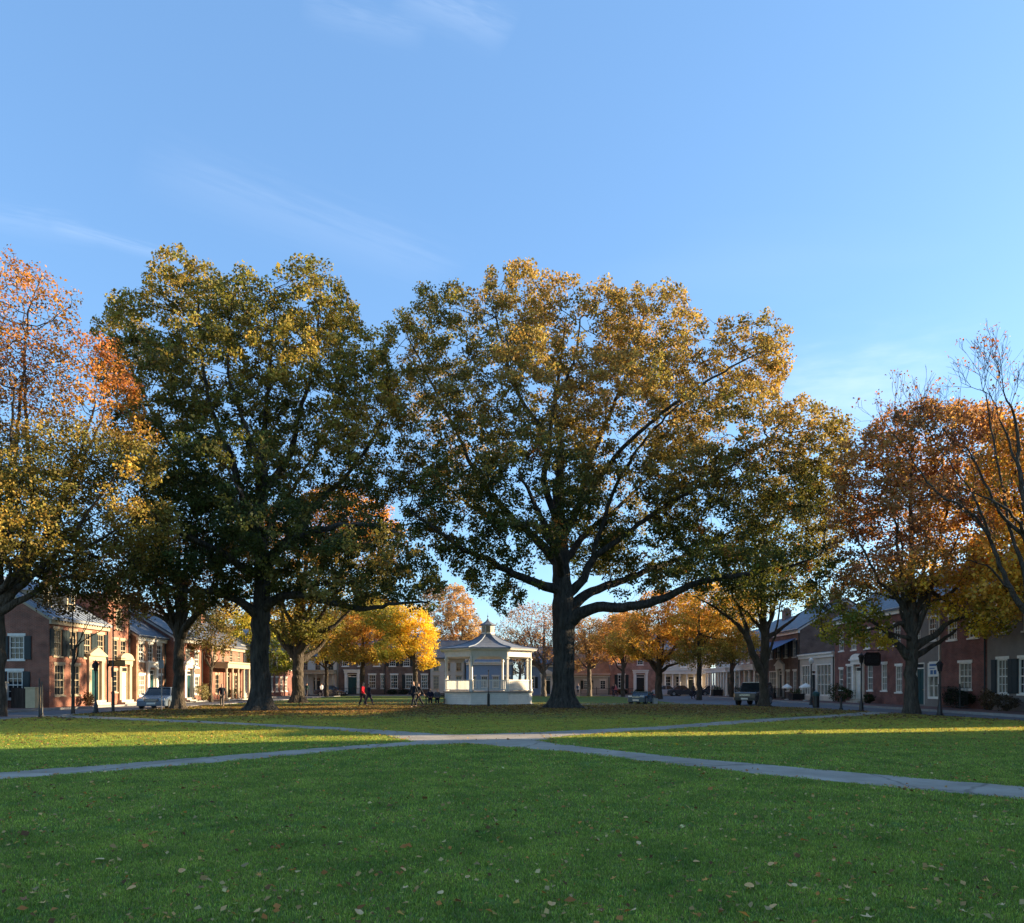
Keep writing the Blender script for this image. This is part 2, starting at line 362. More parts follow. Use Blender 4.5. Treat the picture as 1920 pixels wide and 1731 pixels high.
def put_window(root, x, z, w, h, nx=3, nz=4, trim=None, shutters=False, lintel=True, M=None):
    me = window_meshes(w, h, nx, nz, trim or M_WHITE)
    o = link_mesh('window', me[0], root, (x, 0, z))
    if M is not None: o.matrix_local = M
    link_mesh('muntin', me[1], o); link_mesh('pane', me[2] if wr.random() < .65 else me[3], o); link_mesh('sill', me[4], o)
    if lintel: link_mesh('lintel', me[5], o)
    if shutters:
        link_mesh('shutter', me[6], o, (-w*.46-.03, 0, 0)); link_mesh('shutter', me[6], o, (w+.03, 0, 0))
    return o
def wall_with_holes(mb, x0, z0, x1, z1, holes, M, depth=.16):
    xs = sorted({x0, x1, *[h[0] for h in holes], *[h[0]+h[2] for h in holes]}); xs = [x for x in xs if x0 <= x <= x1]
    zs = sorted({z0, z1, *[h[1] for h in holes], *[h[1]+h[3] for h in holes]}); zs = [z for z in zs if z0 <= z <= z1]
    P = lambda x, y, z: tuple(M @ Vector((x, y, z)))
    for i in range(len(xs)-1):
        for j in range(len(zs)-1):
            cx, cz = (xs[i]+xs[i+1])/2, (zs[j]+zs[j+1])/2
            if any(h[0] < cx < h[0]+h[2] and h[1] < cz < h[1]+h[3] for h in holes): continue
            mb.quad(P(xs[i], 0, zs[j]), P(xs[i+1], 0, zs[j]), P(xs[i+1], 0, zs[j+1]), P(xs[i], 0, zs[j+1]))
    for x, z, w, h in holes:
        mb.quad(P(x, 0, z), P(x, 0, z+h), P(x, depth, z+h), P(x, depth, z)); mb.quad(P(x+w, 0, z+h), P(x+w, 0, z), P(x+w, depth, z), P(x+w, depth, z+h))
        mb.quad(P(x, 0, z+h), P(x+w, 0, z+h), P(x+w, depth, z+h), P(x, depth, z+h)); mb.quad(P(x+w, 0, z), P(x, 0, z), P(x, depth, z), P(x+w, depth, z))
        mb.quad(P(x, depth, z), P(x+w, depth, z), P(x+w, depth, z+h), P(x, depth, z+h))
def house(name, label, loc, rz, Ln, D, H, wall, roofm, wins, door=None, trim=None, roof='side', pitch=.62, shutters=False, chim=(), dormers=(),
          gable_wins=(), cornice=True, group=None, storefront=None, portico=None, cat='house', base=True):
    """local x runs along the front, y into the building, front faces -y"""
    trim = trim or M_WHITE
    root = empty(name, loc, rz, label, cat, group)
    holes = [(w[0], w[1], w[2], w[3]) for w in wins]
    if door: holes.append((door[0], door[1], door[2], door[3]))
    if storefront: holes += [(s_[0], s_[1], s_[2], s_[3]) for s_ in storefront]
    mb = MB(); I = Matrix.Identity(4)
    wall_with_holes(mb, 0, 0, Ln, H, holes, I)
    # gable side seen from the square: local x=0 for the left row and x=Ln for the right row
    zr = H+pitch*D/2
    gh = [(g[0], g[1], g[2], g[3]) for g in gable_wins]
    ML = Matrix.Translation((0, D, 0)) @ Matrix.Rotation(R(-90), 4, 'Z')       # side at x=0: local x' 0..D from the back to the front
    wall_with_holes(mb, 0, 0, D, H, [(D-g[0]-g[2], g[1], g[2], g[3]) for g in gable_wins], ML)
    mb.quad((Ln, 0, 0), (Ln, D, 0), (Ln, D, H), (Ln, 0, H)); mb.quad((Ln, D, 0), (0, D, 0), (0, D, H), (Ln, D, H))
    if roof == 'side':
        mb.poly([(0, D, H), (0, 0, H), (0, D/2, zr)]); mb.poly([(Ln, 0, H), (Ln, D, H), (Ln, D/2, zr)])
    elif roof == 'front':
        zf = H+pitch*Ln/2; mb.poly([(0, 0, H), (Ln, 0, H), (Ln/2, 0, zf)]); mb.poly([(Ln, D, H), (0, D, H), (Ln/2, D, zf)])
    if base: pass
    mb.build('wall', wall, root)
    rb = MB(); o_ = .32; t = .13
    if roof == 'side':
        for s_ in (0, 1):
            ya, za = (-o_, H-o_*pitch+.05) if s_ == 0 else (D+o_, H-o_*pitch+.05); yb, zb = D/2, zr+.05
            rb.prism([(-.2, ya, za), (-.2, yb, zb), (-.2, yb, zb+t), (-.2, ya, za+t)], (Ln+.4, 0, 0))
            nseam = 0 if roofm is not M_METALROOF else int(Ln/.55)
            for q in range(nseam):
                x = -.1+q*.55; rb.prism([(x, ya, za+t), (x, yb, zb+t), (x, yb, zb+t+.04), (x, ya, za+t+.04)], (.03, 0, 0))
    elif roof == 'front':
        zf = H+pitch*Ln/2
        for s_ in (-1, 1):
            xa = Ln/2+s_*(Ln/2+o_); za = H-o_*pitch+.05
            rb.prism([(xa, -.25, za), (Ln/2, -.25, zf+.05), (Ln/2, -.25, zf+.05+t), (xa, -.25, za+t)], (0, D+.5, 0))
    elif roof == 'flat':
        rb.box(-.05, -.05, H, Ln+.05, D, H+.12)
    rb.build('roof', roofm, root)
    if cornice:
        cb = MB(); cb.box(-.02, -.16, H-.42, Ln+.02, -.003, H-.12); cb.box(-.06, -.30, H-.12, Ln+.06, -.003, H+.02)
        nd = int(Ln/.32)
        for q in range(nd): cb.box(q*.32+.08, -.24, H-.22, q*.32+.2, -.162, H-.121)
        cb.build('cornice', trim, root)
        if roof == 'side':
            for xx in (-.045, Ln+.003):
                for s_ in (0, 1):
                    gb = MB(); y0, y1 = (0, D/2) if s_ == 0 else (D, D/2)
                    gb.prism([(xx, y0, H-.16), (xx, y1, zr-.16), (xx, y1, zr+.04), (xx, y0, H+.04)], (.042, 0, 0))
                    gb.build('barge_board', trim, root)
    for w in wins:
        sh = shutters if len(w) < 5 else w[4]
        nx, nz_ = (3, 4) if w[2] > .8 else (2, 4)
        put_window(root, w[0], w[1], w[2], w[3], nx, nz_, trim, sh)
    for g in gable_wins:
        M = ML @ Matrix.Translation((D-g[0]-g[2], 0, g[1]))
        put_window(root, 0, 0, g[2], g[3], 3, 4, M_WHITE, g[4] if len(g) > 4 else False, M=M)
    if door:
        x, z, w, h = door[:4]; dm = door[4] if len(door) > 4 else M_GREEN; style = door[5] if len(door) > 5 else 'plain'
        d = MB().box(x+.1, .1, z, x+w-.1, .15, z+h-.42)
        for q in range(2):
            for j in range(3): d.box(x+.2+q*(w-.2)/2, .08, z+.2+j*(h-.6)/3, x+.05+(q+1)*(w-.2)/2-.05, .1, z+.05+(j+1)*(h-.6)/3)
        dd = d.build('door', dm, root)
        f = MB(); f.box(x, .02, z, x+.1, .15, z+h); f.box(x+w-.1, .02, z, x+w, .15, z+h); f.box(x+.1, .02, z+h-.42, x+w-.1, .15, z+h-.34); f.box(x+.1, .02, z+h-.08, x+w-.1, .15, z+h)
        if style != 'plain':
            for xx in (x-.34, x+w+.02): f.box(xx, -.16, z, xx+.32, -.003, z+h+.05); f.box(xx-.04, -.2, z+h+.05, xx+.36, -.003, z+h+.18)
            f.box(x-.42, -.22, z+h+.18, x+w+.42, -.003, z+h+.5)
            f.box(x-.5, -.34, z+h+.5, x+w+.5, -.003, z+h+.62)
            if style == 'pediment': f.prism([(x-.5, -.3, z+h+.62), (x+w+.5, -.3, z+h+.62), (x+w/2, -.3, z+h+1.15)], (0, .29, 0))
            if style == 'arch': f.prism([(x+w/2+(w/2+.4)*math.cos(math.pi*q/10), -.28, z+h+.62+.42*math.sin(math.pi*q/10)) for q in range(11)], (0, .27, 0))
        f.build('door_surround', trim, dd)
        MB().box(x+.12, .1, z+h-.34, x+w-.12, .12, z+h-.08).build('transom', M_GLASS, dd)
        MB().tube((x+w-.22, .02, z+1.0), (x+w-.22, .08, z+1.0), .03).build('handle', mat('brass', (.5, .35, .12), .3, .1, 3, metal=1), dd)
        st = MB()
        for q in range(max(1, int(round(z/.17)))): st.box(x-.35-q*.05, -.3*(q+1), 0, x+w+.35+q*.05, -.3*q-.003 if q else -.003, z-q*.17)
        if z > .1: st.build('doorstep', M_STONE, root)
    if storefront:
        for s_ in storefront:
            x, z, w, h = s_[:4]; nx, nz_ = (s_[4], s_[5]) if len(s_) > 5 else (4, 2)
            f = MB(); t = .1
            for b in ((x, .0, z, x+t, .15, z+h), (x+w-t, .0, z, x+w, .15, z+h), (x+t, .0, z, x+w-t, .15, z+.16), (x+t, .0, z+h-t, x+w-t, .15, z+h)): f.box(*b)
            for i in range(1, nx): xx = x+t+(w-2*t)*i/nx; f.box(xx-.03, .03, z+.16, xx+.03, .12, z+h-t)
            for j in range(1, nz_): zz = z+.16+(h-.16-t)*j/nz_; f.box(x+t, .028, zz-.025, x+w-t, .118, zz+.025)
            o = f.build('shop_window', trim, root); MB().box(x+.06, .125, z+.06, x+w-.06, .135, z+h-.06).build('pane', M_GLASS if wr.random() < .6 else M_CURTAIN, o)
    if portico:
        x0, x1, ph, nc, pd = portico
        p = MB(); p.box(x0, -pd, ph, x1, -.005, ph+.45); p.box(x0-.12, -pd-.12, ph+.45, x1+.12, -.005, ph+.58)
        po = p.build('portico', trim, root)
        for q in range(nc):
            x = x0+.2+(x1-x0-.4)*q/max(1, nc-1)
            MB().box(x-.17, -pd+.05, 0, x+.17, -pd+.39, .14).lathe([(.135, .14), (.145, .2), (.13, .3), (.105, ph-.12), (.15, ph-.06), (.15, ph-.002)], x, -pd+.22, 10).build('column', trim, po, smooth=False)
        MB().box(x0-.1, -pd-.1, -.05, x1+.1, -.006, .05).build('porch_floor', M_STONE, po)
    for (cx, cy, cw, cd, ct) in chim:
        zb = H+pitch*(cy if cy < D/2 else D-cy)-.5 if roof == 'side' else H-.3
        c_ = MB(); c_.box(cx, cy, zb, cx+cw, cy+cd, ct); c_.box(cx-.05, cy-.05, ct, cx+cw+.05, cy+cd+.05, ct+.14); c_.box(cx+.15, cy+.12, ct+.14, cx+cw-.15, cy+cd-.12, ct+.35)
        c_.build('chimney', wall if wall in (M_RED, M_DRED, M_BROWN) else M_BROWN, root)
    for (dx, dw) in dormers:
        y0 = 1.0; z0 = H+pitch*y0; hh = 1.25
        d = MB(); d.box(dx, y0, z0-.1, dx+dw, y0+2.4, z0+hh)
        do = d.build('dormer', trim, root)
        p = MB(); p.prism([(dx-.12, y0-.15, z0+hh), (dx+dw+.12, y0-.15, z0+hh), (dx+dw/2, y0-.15, z0+hh+.5)], (0, 3.2, 0)); p.build('dormer_roof', roofm, do)
        g_ = MB(); g_.box(dx+.12, y0-.03, z0+.12, dx+dw-.12, y0-.004, z0+hh-.1); g_.build('pane', M_GLASS, do)
        m = MB(); m.box(dx+dw/2-.02, y0-.05, z0+.12, dx+dw/2+.02, y0-.032, z0+hh-.1); m.box(dx+.12, y0-.05, z0+hh/2-.02, dx+dw/2-.02, y0-.032, z0+hh/2+.02); m.box(dx+dw/2+.02, y0-.05, z0+hh/2-.02, dx+dw-.12, y0-.032, z0+hh/2+.02); m.build('muntin', trim, do)
    # drainpipe
    MB().tube((Ln-.12, -.06, 0), (Ln-.12, -.06, H-.43), .045, n=6).build('drainpipe', M_DARK if wall is not M_STUCCO else trim, root)
    return root
ZP = .12
LX = R(90); RX = R(-90)
def wrow(n, x0, pitch_, z, w, h, *a): return [(x0+i*pitch_, z, w, h, *a) for i in range(n)]
# left row (fronts face the square, x grows away from the camera)
hA = house('brick_house', 'large red brick corner house with dark gable and sunlit shuttered front, nearest on the left', (-29.5, 47.6, ZP), LX, 6.9, 9.0, 5.75, M_RED, M_METALROOF,
      wrow(2, .55, 1.75, .75, 1.05, 2.0)+wrow(4, .45, 1.68, 3.3, .85, 1.75, True), door=(4.55, .35, 1.25, 2.6, M_GREEN, 'pediment'), trim=M_CREAM,
      dormers=((1.0, .9), (3.6, .9)), gable_wins=((1.6, 3.05, .95, 1.5, True), (1.7, .55, 1.0, 1.75, True), (5.4, 3.05, .95, 1.5), (5.4, .55, 1.0, 1.75)), chim=((5.2, 3.0, .8, .7, 9.2),))
for w in hA.children:
    if w.name.startswith('wall'): w['label'] = 'red brick walls, the gable end in shade'
house('brick_house', 'tall narrow red brick house front with dark hanging sign beside it', (-29.5, 54.52, ZP), LX, 3.05, 8.0, 8.0, M_RED, M_SLATE,
      [(.5, .9, .8, 1.6), (1.75, 3.2, .8, 1.6, False), (.55, 3.2, .8, 1.6, False), (1.1, 5.6, .8, 1.4, False)], door=(1.7, .3, 1.1, 2.5, M_WHITE, 'arch'), trim=M_CREAM, roof='flat', chim=((2.0, .6, .9, .6, 9.3),))
house('town_house', 'small peach brick town house behind the parked silver car', (-29.05, 57.75, ZP), LX, 4.8, 8.0, 5.3, brick_mat('peach painted brick', (.38, .20, .125), (.33, .17, .105), (.4, .31, .23)), M_SLATE,
      wrow(3, .35, 1.5, 3.3, .8, 1.4)+[(.4, .6, .9, 1.6), (3.4, .6, .9, 1.6)], door=(1.85, .3, 1.1, 2.35, M_GREEN, 'box'), trim=M_WHITE, chim=((3.7, 3.4, .8, .7, 7.6),))
house('brick_house', 'red brick house with white trim behind the sunlit split trunk', (-28.4, 62.7, ZP), LX, 5.7, 8.5, 5.5, M_RED, M_SLATE,
      wrow(3, .5, 1.8, 3.0, .85, 1.4)+wrow(2, .5, 3.6, .6, .9, 1.6), door=(2.2, .3, 1.2, 2.4, M_GREEN, 'pediment'), trim=M_WHITE, chim=((.3, 3.7, .8, .7, 8.4),))
house('brick_house', 'brick house with tall cream porch columns left of the dark green oak', (-27.9, 69.0, ZP), LX, 8.6, 8.5, 5.2, M_RED, M_SLATE,
      wrow(4, .6, 2.1, 3.6, .85, 1.2)+wrow(2, 1.2, 4.8, .6, .95, 1.8), door=(3.6, .15, 1.3, 2.5, M_DARK, 'plain'), trim=M_CREAM, portico=(.4, 8.2, 3.0, 6, 1.5), chim=((7.2, 3.8, .8, .7, 8.6),))
house('town_house', 'pale town house at the far end of the left row', (-28.6, 78.0, ZP), LX, 10.5, 8.5, 5.6, M_PALE, M_SLATE,
      wrow(5, .6, 2.0, 3.3, .85, 1.4)+wrow(2, .7, 2.0, .6, .9, 1.7)+wrow(2, 6.6, 2.0, .6, .9, 1.7), door=(4.6, .15, 1.2, 2.4, M_GREEN, 'box'), chim=((2, 3.8, .8, .7, 8.6),))
house('brick_house', 'dark brick house closing the left row by the far street', (-28.9, 88.8, ZP), LX, 10.0, 8.5, 5.6, M_DRED, M_SLATE,
      wrow(5, .6, 1.9, 3.3, .85, 1.4, True)+wrow(4, .6, 1.9, .6, .9, 1.7), chim=((8, 3.8, .8, .7, 8.6),))
# right row: local x grows towards the camera
def rhouse(name, label, y0, y1, **k):
    H = k.pop('H'); return house(name, label, (28.0+k.pop('dx', 0), y1, ZP), RX, y1-y0-.02, k.pop('D', 9.0), H, k.pop('wall'), k.pop('roofm', M_SLATE), k.pop('wins'), **k)
rhouse('stucco_house', 'grey brown stucco house at the right edge with pale window lintels', 31.6, 44, H=7.2, wall=M_STUCCO,
       wins=[(.9, .95, .95, 1.95, True), (2.75, .95, .95, 1.95, True), (6.6, .95, .95, 1.95, True), (9.0, .95, .95, 1.95, True)]+wrow(5, .9, 2.2, 4.4, .95, 1.6, False), door=(4.6, .3, 1.2, 2.5, M_DARK, 'box'), trim=M_WHITE, chim=((1, 4, .9, .8, 11),))
rhouse('brick_house', 'dark red brick house with one small white window above the black fence', 44, 48.7, H=7.2, wall=M_DRED,
       wins=[(1.9, 1.15, 1.3, 1.65, False), (.7, 4.3, 1.0, 1.5, False), (2.9, 4.3, 1.0, 1.5, False)], chim=((2, 4, .9, .8, 11),))
rhouse('shop_house', 'shop front with white cornice and dark green door behind the orange tree', 48.7, 52.6, H=7.1, wall=M_STUCCO,
       wins=[(.5, 4.4, .9, 1.5, False), (2.4, 4.4, .9, 1.5, False)], door=(.75, .1, 1.15, 2.85, M_GREEN, 'plain'), storefront=[(2.3, .5, 1.3, 2.4, 2, 3)], portico=None)
rhouse('brick_house', 'brick house with white arched doorway and black hanging sign', 52.6, 64.8, H=7.0, wall=M_DRED,
       wins=[(.9, 1.0, .75, 1.75, False), (2.3, 1.0, .85, 2.0, False), (6.0, 1.0, .85, 2.0, False), (8.2, 1.0, .85, 2.0, False), (10.3, .9, .9, 1.9, False)]+wrow(5, .9, 2.3, 4.3, .9, 1.5, False), door=(3.9, .3, 1.25, 2.6, M_WHITE, 'arch'), chim=((2, 4, .9, .8, 10.8),))
rhouse('shop_house', 'pale grey shop with wide white framed windows beside the globe lamp', 64.8, 72.6, H=4.3, wall=M_PALE, D=8, roof='flat',
       wins=[], storefront=[(.4, .4, 2.0, 2.9, 3, 3), (3.9, .4, 3.2, 2.9, 4, 3)], door=(2.6, .1, 1.1, 2.7, M_DARK, 'plain'), roofm=M_SLATE)
rhouse('shop_house', 'brown shop house with white doorway behind the blue awning', 72.6, 81.8, H=6.9, wall=M_BROWN, 
       wins=wrow(4, .7, 2.2, 4.2, .9, 1.6, True)+[(5.6, .8, .9, 2.0, False), (7.4, .8, .9, 2.0, False)], storefront=[(.5, .5, 2.2, 2.4, 4, 3)], door=(3.4, .2, 1.3, 2.7, M_DARK, 'pediment'), chim=((1, 3.8, .9, .8, 10.2), (7, 3.8, .9, .8, 10.2)))
rhouse('town_house', 'pinkish brick town house with white porch behind the forked bare tree', 81.8, 92, H=6.4, wall=brick_mat('pinkish brick', (.36, .22, .17), (.30, .18, .15), (.4, .34, .3)),
       wins=wrow(4, .8, 2.4, 4.0, .9, 1.5, False)+wrow(2, 6.4, 1.8, .7, .9, 1.9, False), door=(3.0, .2, 1.3, 2.6, M_DARK, 'box'), portico=(.3, 9.6, 3.1, 6, 1.4), chim=((4, 3.8, .9, .8, 10.0),))
rhouse('town_house', 'white columned porch house at the far end of the right row', 92, 102.6, H=5.8, wall=M_PALE,
       wins=wrow(4, .8, 2.5, 4.0, .9, 1.3, False)+wrow(2, .8, 2.5, .7, .9, 1.8, False)+wrow(2, 7.4, 1.8, .7, .9, 1.8), door=(5.4, .2, 1.2, 2.6, M_DARK, 'plain'), portico=(.2, 10.2, 3.0, 9, 1.6))
# the row goes on beyond the frame (right, towards and behind the camera): it is what shades the near lawn
for i, (y0, y1, H, D) in enumerate([(13.5, 28.0, 8.4, 10.0), (1.8, 13.4, 8.9, 10), (-10, 1.7, 8.6, 10), (-24, -10.1, 7.8, 10)]):
    rhouse('brick_house', ['tall brown brick house beyond the right edge of the photograph', 'brick house beside the camera beyond the right edge', 'brick house level with the camera on the right', 'brick house behind the camera on the right'][i], y0, y1, H=H, D=D, wall=[M_BROWN, M_RED, M_DRED, M_RED][i],
           wins=wrow(4, .9, 2.9, .9, .95, 1.8, False)+(wrow(4, .9, 2.9, 4.4, .95, 1.6, False) if H > 6 else []), chim=((2, D/2-.4, .9, .8, H+D*.31+1.2),))
# far row (fronts face the camera)
def fhouse(name, label, px0, px1, y=104.8, **k):
    x0, x1 = gx(px0, y), gx(px1, y); return house(name, label, (x0, y, ZP), 0, x1-x0, k.pop('D', 8.0), k.pop('H'), k.pop('wall'), k.pop('roofm', M_SLATE), k.pop('wins'), **k)
fhouse('town_house', 'pale far town house with slim columns, left of the green doorway', 560, 634, H=5.4, wall=M_PALE, wins=wrow(3, .5, 1.8, 3.4, .8, 1.3), portico=(.2, 5.2, 2.9, 5, 1.2), door=(2.0, .1, 1.1, 2.3, M_DARK, 'plain'), trim=M_CREAM)
fhouse('brick_house', 'far dark brick house with white framed green doorway behind the red coat', 635, 722, H=6.0, wall=M_BROWN, wins=[(4.2, .9, 1.0, 1.9, False), (5.9, .9, .01+.5, 1.9, False)]+wrow(3, .5, 2.2, 4.0, .9, 1.3), door=(1.2, .1, 1.4, 2.8, M_GREEN, 'box'), chim=((3, 3.6, .9, .8, 9.6),))
fhouse('brick_house', 'far brown brick house with dark shutters behind the yellow tree', 723, 806, H=6.2, wall=M_BROWN, wins=[(.7, .9, 1.0, 1.9, False), (2.8, .9, 1.0, 1.9, True), (5.0, .9, .9, 1.9, False)]+wrow(3, .5, 2.0, 4.0, .9, 1.4, True), chim=((1, 3.6, .9, .8, 9.6),))
fhouse('town_house', 'far cream house peeping out left of the bandstand', 807, 872, H=5.2, wall=M_PALE, wins=wrow(3, .4, 1.6, .8, .8, 1.8)+wrow(3, .4, 1.6, 3.3, .8, 1.2), trim=M_CREAM)
fhouse('wooden_house', 'far blue grey wooden house seen through the bandstand arch', 874, 962, H=4.6, wall=M_BLUEHOUSE, wins=wrow(4, .5, 1.6, 1.0, .9, 1.6), roofm=M_METALROOF, roof='front', pitch=.5)
fhouse('town_house', 'far white doorway house between bandstand and the great oak trunk', 985, 1072, H=4.3, wall=M_BLUEHOUSE, wins=[(.4, .9, .9, 1.6, True), (4.9, .9, .9, 1.6, True)], door=(2.5, .1, 1.1, 2.3, M_DARK, 'pediment'))
fhouse('cottage', 'far low cottage with rusty orange roof and dark shutters', 1073, 1143, H=2.9, wall=M_PALE, wins=[(1.6, .8, .9, 1.2, True), (3.9, .8, .8, 1.2, False)], roofm=M_ORROOF, pitch=.8, D=7)
fhouse('brick_house', 'far red brick house with white window frames and black door', 1144, 1238, H=6.3, wall=brick_mat('rosy brick', (.42, .19, .14), (.34, .15, .11), (.45, .38, .33)), wins=[(1.1, .9, 1.0, 1.9, True), (1.0, 4.2, .85, 1.2, False), (3.8, 4.2, .85, 1.2, False), (5.9, 4.2, .85, 1.2, False)], door=(3.6, .15, 1.3, 2.7, M_BLACK, 'box'), chim=((5, 3.6, .9, .8, 9.6),))
fhouse('town_house', 'far white columned house at the right end of the far street', 1239, 1330, H=5.6, wall=M_PALE, wins=wrow(3, .6, 2.2, 3.9, .8, 1.2)+wrow(2, .6, 1.5, .8, .8, 1.8), portico=(.2, 6.6, 2.9, 7, 1.3), trim=M_WHITE, door=(3.8, .15, 1.1, 2.4, M_DARK, 'plain'))

# ------------------------------------------------------------------ bandstand
def bandstand(cx, cy, Rr, rot):
    root = empty('bandstand', (cx, cy, 0), rot, 'white octagonal bandstand with grey roof and cupola in the middle of the green', 'bandstand')
    n = 8; V8 = lambda r, k, z: Vector((r*math.cos(math.pi*2*(k+.5)/n), r*math.sin(math.pi*2*(k+.5)/n), z))
    m = MB(); m.prism([V8(Rr+.12, k, .95) for k in range(n)], (0, 0, .10)); m.build('deck', M_WOODGREY, root)
    m = MB(); m.prism([V8(Rr+.16, k, 0) for k in range(n)], (0, 0, .05)); m.build('plinth', M_CONC, root)
    for k in range(n):
        a_, b_ = V8(Rr, k, 0), V8(Rr, k+1, 0); d = (b_-a_).normalized(); out = Vector((d.y, -d.x, 0)); L_ = (b_-a_).length
        Mx = Matrix(((d.x, out.x, 0, a_.x), (d.y, out.y, 0, a_.y), (0, 0, 1, 0), (0, 0, 0, 1)))   # local x along, y outwards
        p = MB(); p.box(0, -.08, .05, L_, -.03, .95, Mx)
        po = p.build('base_panel', M_WHITE, root)
        for j in range(6):
            z0 = .06+j*.148
            b = MB(); q = [(0, -.03, z0+.01), (0, .012, z0+.01), (0, -.022, z0+.138), (0, -.03, z0+.138)]
            b.prism([tuple(Mx @ Vector(t)) for t in q], tuple(d*L_)); b.build('clapboard', M_WHITE, po)
        p = MB(); p.box(-.04, -.12, .96-.06, L_+.04, .06, .948, Mx); p.build('water_table', M_WHITE, po)
        # post on each corner
        po = MB(); u = Vector((math.cos(math.pi*2*(k+.5)/n), math.sin(math.pi*2*(k+.5)/n), 0)); c0 = u*(Rr-.14)
        t = Vector((-u.y, u.x, 0)); Mp = Matrix(((t.x, u.x, 0, c0.x), (t.y, u.y, 0, c0.y), (0, 0, 1, 0), (0, 0, 0, 1)))
        po.box(-.11, -.11, 1.05, .11, .11, 1.95, Mp); po.box(-.14, -.14, 1.05, .14, .14, 1.2, Mp); po.box(-.13, -.13, 1.87, .13, .13, 1.97, Mp); po.box(-.08, -.08, 1.95, .08, .08, 3.72, Mp); po.box(-.13, -.13, 3.5, .13, .13, 3.6, Mp)
        po.build('post', M_WHITE, root, bevel=.01)
        # frieze and cornice
        f = MB(); f.box(-.02, -.2, 3.72, L_+.02, -.06, 4.12, Mx)
        fo = f.build('frieze', M_WHITE, root)
        a2, b2 = V8(Rr+.10, k, 4.12), V8(Rr+.10, k+1, 4.12)
        ce = MB()
        prof = [(Rr-.25, 4.12), (Rr+.02, 4.12), (Rr+.10, 4.2), (Rr+.38, 4.24), (Rr+.42, 4.38), (Rr-.25, 4.38)]
        for (r0, z0), (r1, z1) in zip(prof, prof[1:]): ce.quad(V8(r0, k, z0), V8(r0, k+1, z0), V8(r1, k+1, z1), V8(r1, k, z1))
        ce.build('cornice', M_WHITE, root)
        # curved brackets under the frieze
        for s_ in ((0, 1) if k == 5 else ()):
            br = MB(); pts = []
            for q in range(8):
                t_ = q/7*math.pi/2; pts.append((.16+.62*(1-math.sin(t_)), 3.1+.62*(math.cos(t_)*0+1-math.cos(t_)) if False else 3.1+.62*math.sin(math.pi/2*q/7)))
            arc = [(.16+.75*(1-math.cos(math.pi/2*q/7)), 2.98+.75*math.sin(math.pi/2*q/7)) for q in range(8)]
            poly = [(.16, 3.72)]+arc+[(.91, 3.72)] if True else []
            pp = [(x if s_ == 0 else L_-x, -.15, z) for x, z in poly]
            if s_: pp = pp[::-1]
            br.prism([tuple(Mx @ Vector(t)) for t in pp], tuple(-out*-.05)); br.build('bracket', M_WHITE, fo)
        # balustrade on all sides but the entrance behind
        if k != 1:
            r = MB(); r.box(.12, -.17, 1.86, L_-.12, -.07, 1.94, Mx); r.box(.12, -.15, 1.14, L_-.12, -.09, 1.2, Mx)
            ro = r.build('handrail', M_WHITE, root)
            nb = int((L_-.3)/.10); b = MB()
            for q in range(nb):
                x = .15+(L_-.3)*q/(nb-1); b.box(x-.028, -.14, 1.2, x+.028, -.10, 1.86, Mx)
            b.build('baluster', M_WHITE, ro)['kind'] = 'stuff'
    # concave roof with standing hips
    prof = [(Rr+.46, 4.385), (Rr+.2, 4.45), (2.9, 4.60), (2.1, 4.82), (1.35, 5.11), (.85, 5.38), (.58, 5.60)]
    for k in range(n):
        rf = MB()
        for (r0, z0), (r1, z1) in zip(prof, prof[1:]):
            rf.quad(V8(r0, k, z0), V8(r0, k+1, z0), V8(r1, k+1, z1), V8(r1, k, z1))
            rf.quad(V8(r0, k+1, z0-.06), V8(r0, k, z0-.06), V8(r1, k, z1-.06), V8(r1, k+1, z1-.06))
        rf.quad(V8(prof[0][0], k, prof[0][1]-.06), V8(prof[0][0], k+1, prof[0][1]-.06), V8(prof[0][0], k+1, prof[0][1]), V8(prof[0][0], k, prof[0][1]))
        rf.build('roof_facet', M_BSROOF, root)
        h = MB()
        for (r0, z0), (r1, z1) in zip(prof, prof[1:]): h.tube(V8(r0, k, z0+.01), V8(r1, k, z1+.01), .045, n=6)
        h.build('hip', M_METALROOF, root)
    c = MB(); c.prism([V8(.54, k, 5.55) for k in range(n)], (0, 0, .78)); c.prism([V8(.62, k, 5.60) for k in range(n)], (0, 0, .08))
    co = c.build('cupola', M_WHITE, root)
    for k in range(n):
        a_, b_ = V8(.545, k, 0), V8(.545, k+1, 0); d = (b_-a_).normalized(); out = Vector((d.y, -d.x, 0)); L_ = (b_-a_).length
        Mx = Matrix(((d.x, out.x, 0, a_.x), (d.y, out.y, 0, a_.y), (0, 0, 1, 0), (0, 0, 0, 1)))
        MB().box(.06, 0, 5.76, L_-.06, .012, 6.24, Mx).build('louvre', M_CREAM, co)
    c = MB(); c.lathe([(.74, 6.33), (.70, 6.38), (.45, 6.5), (.2, 6.66), (.05, 6.85), (.02, 7.0)], n=8, ph=math.pi/8); c.lathe([(.02, 7.0), (.06, 7.05), (.06, 7.1), (.012, 7.15), (.006, 7.4)], n=8)
    c.build('cupola_roof', M_BSROOF, root)
    st = MB()
    for q in range(5): st.box(-1.3, Rr*.924+.28*q-.02, 0, 1.3, Rr*.924+.28*(q+1)-.02, .95-.18*(q+.3))
    st.build('steps', M_CONC, root)
    return root
M_WOODGREY = mat('grey deck boards', (.25, .23, .21), .8, .2, 4)
M_BSROOF = mat('weathered grey shingle roof', (.17, .19, .23), .6, .3, 3.5, .4, 14, stretch=(1, 1, 3))
bandstand(-1.95, 60.2, 3.72, R(4))

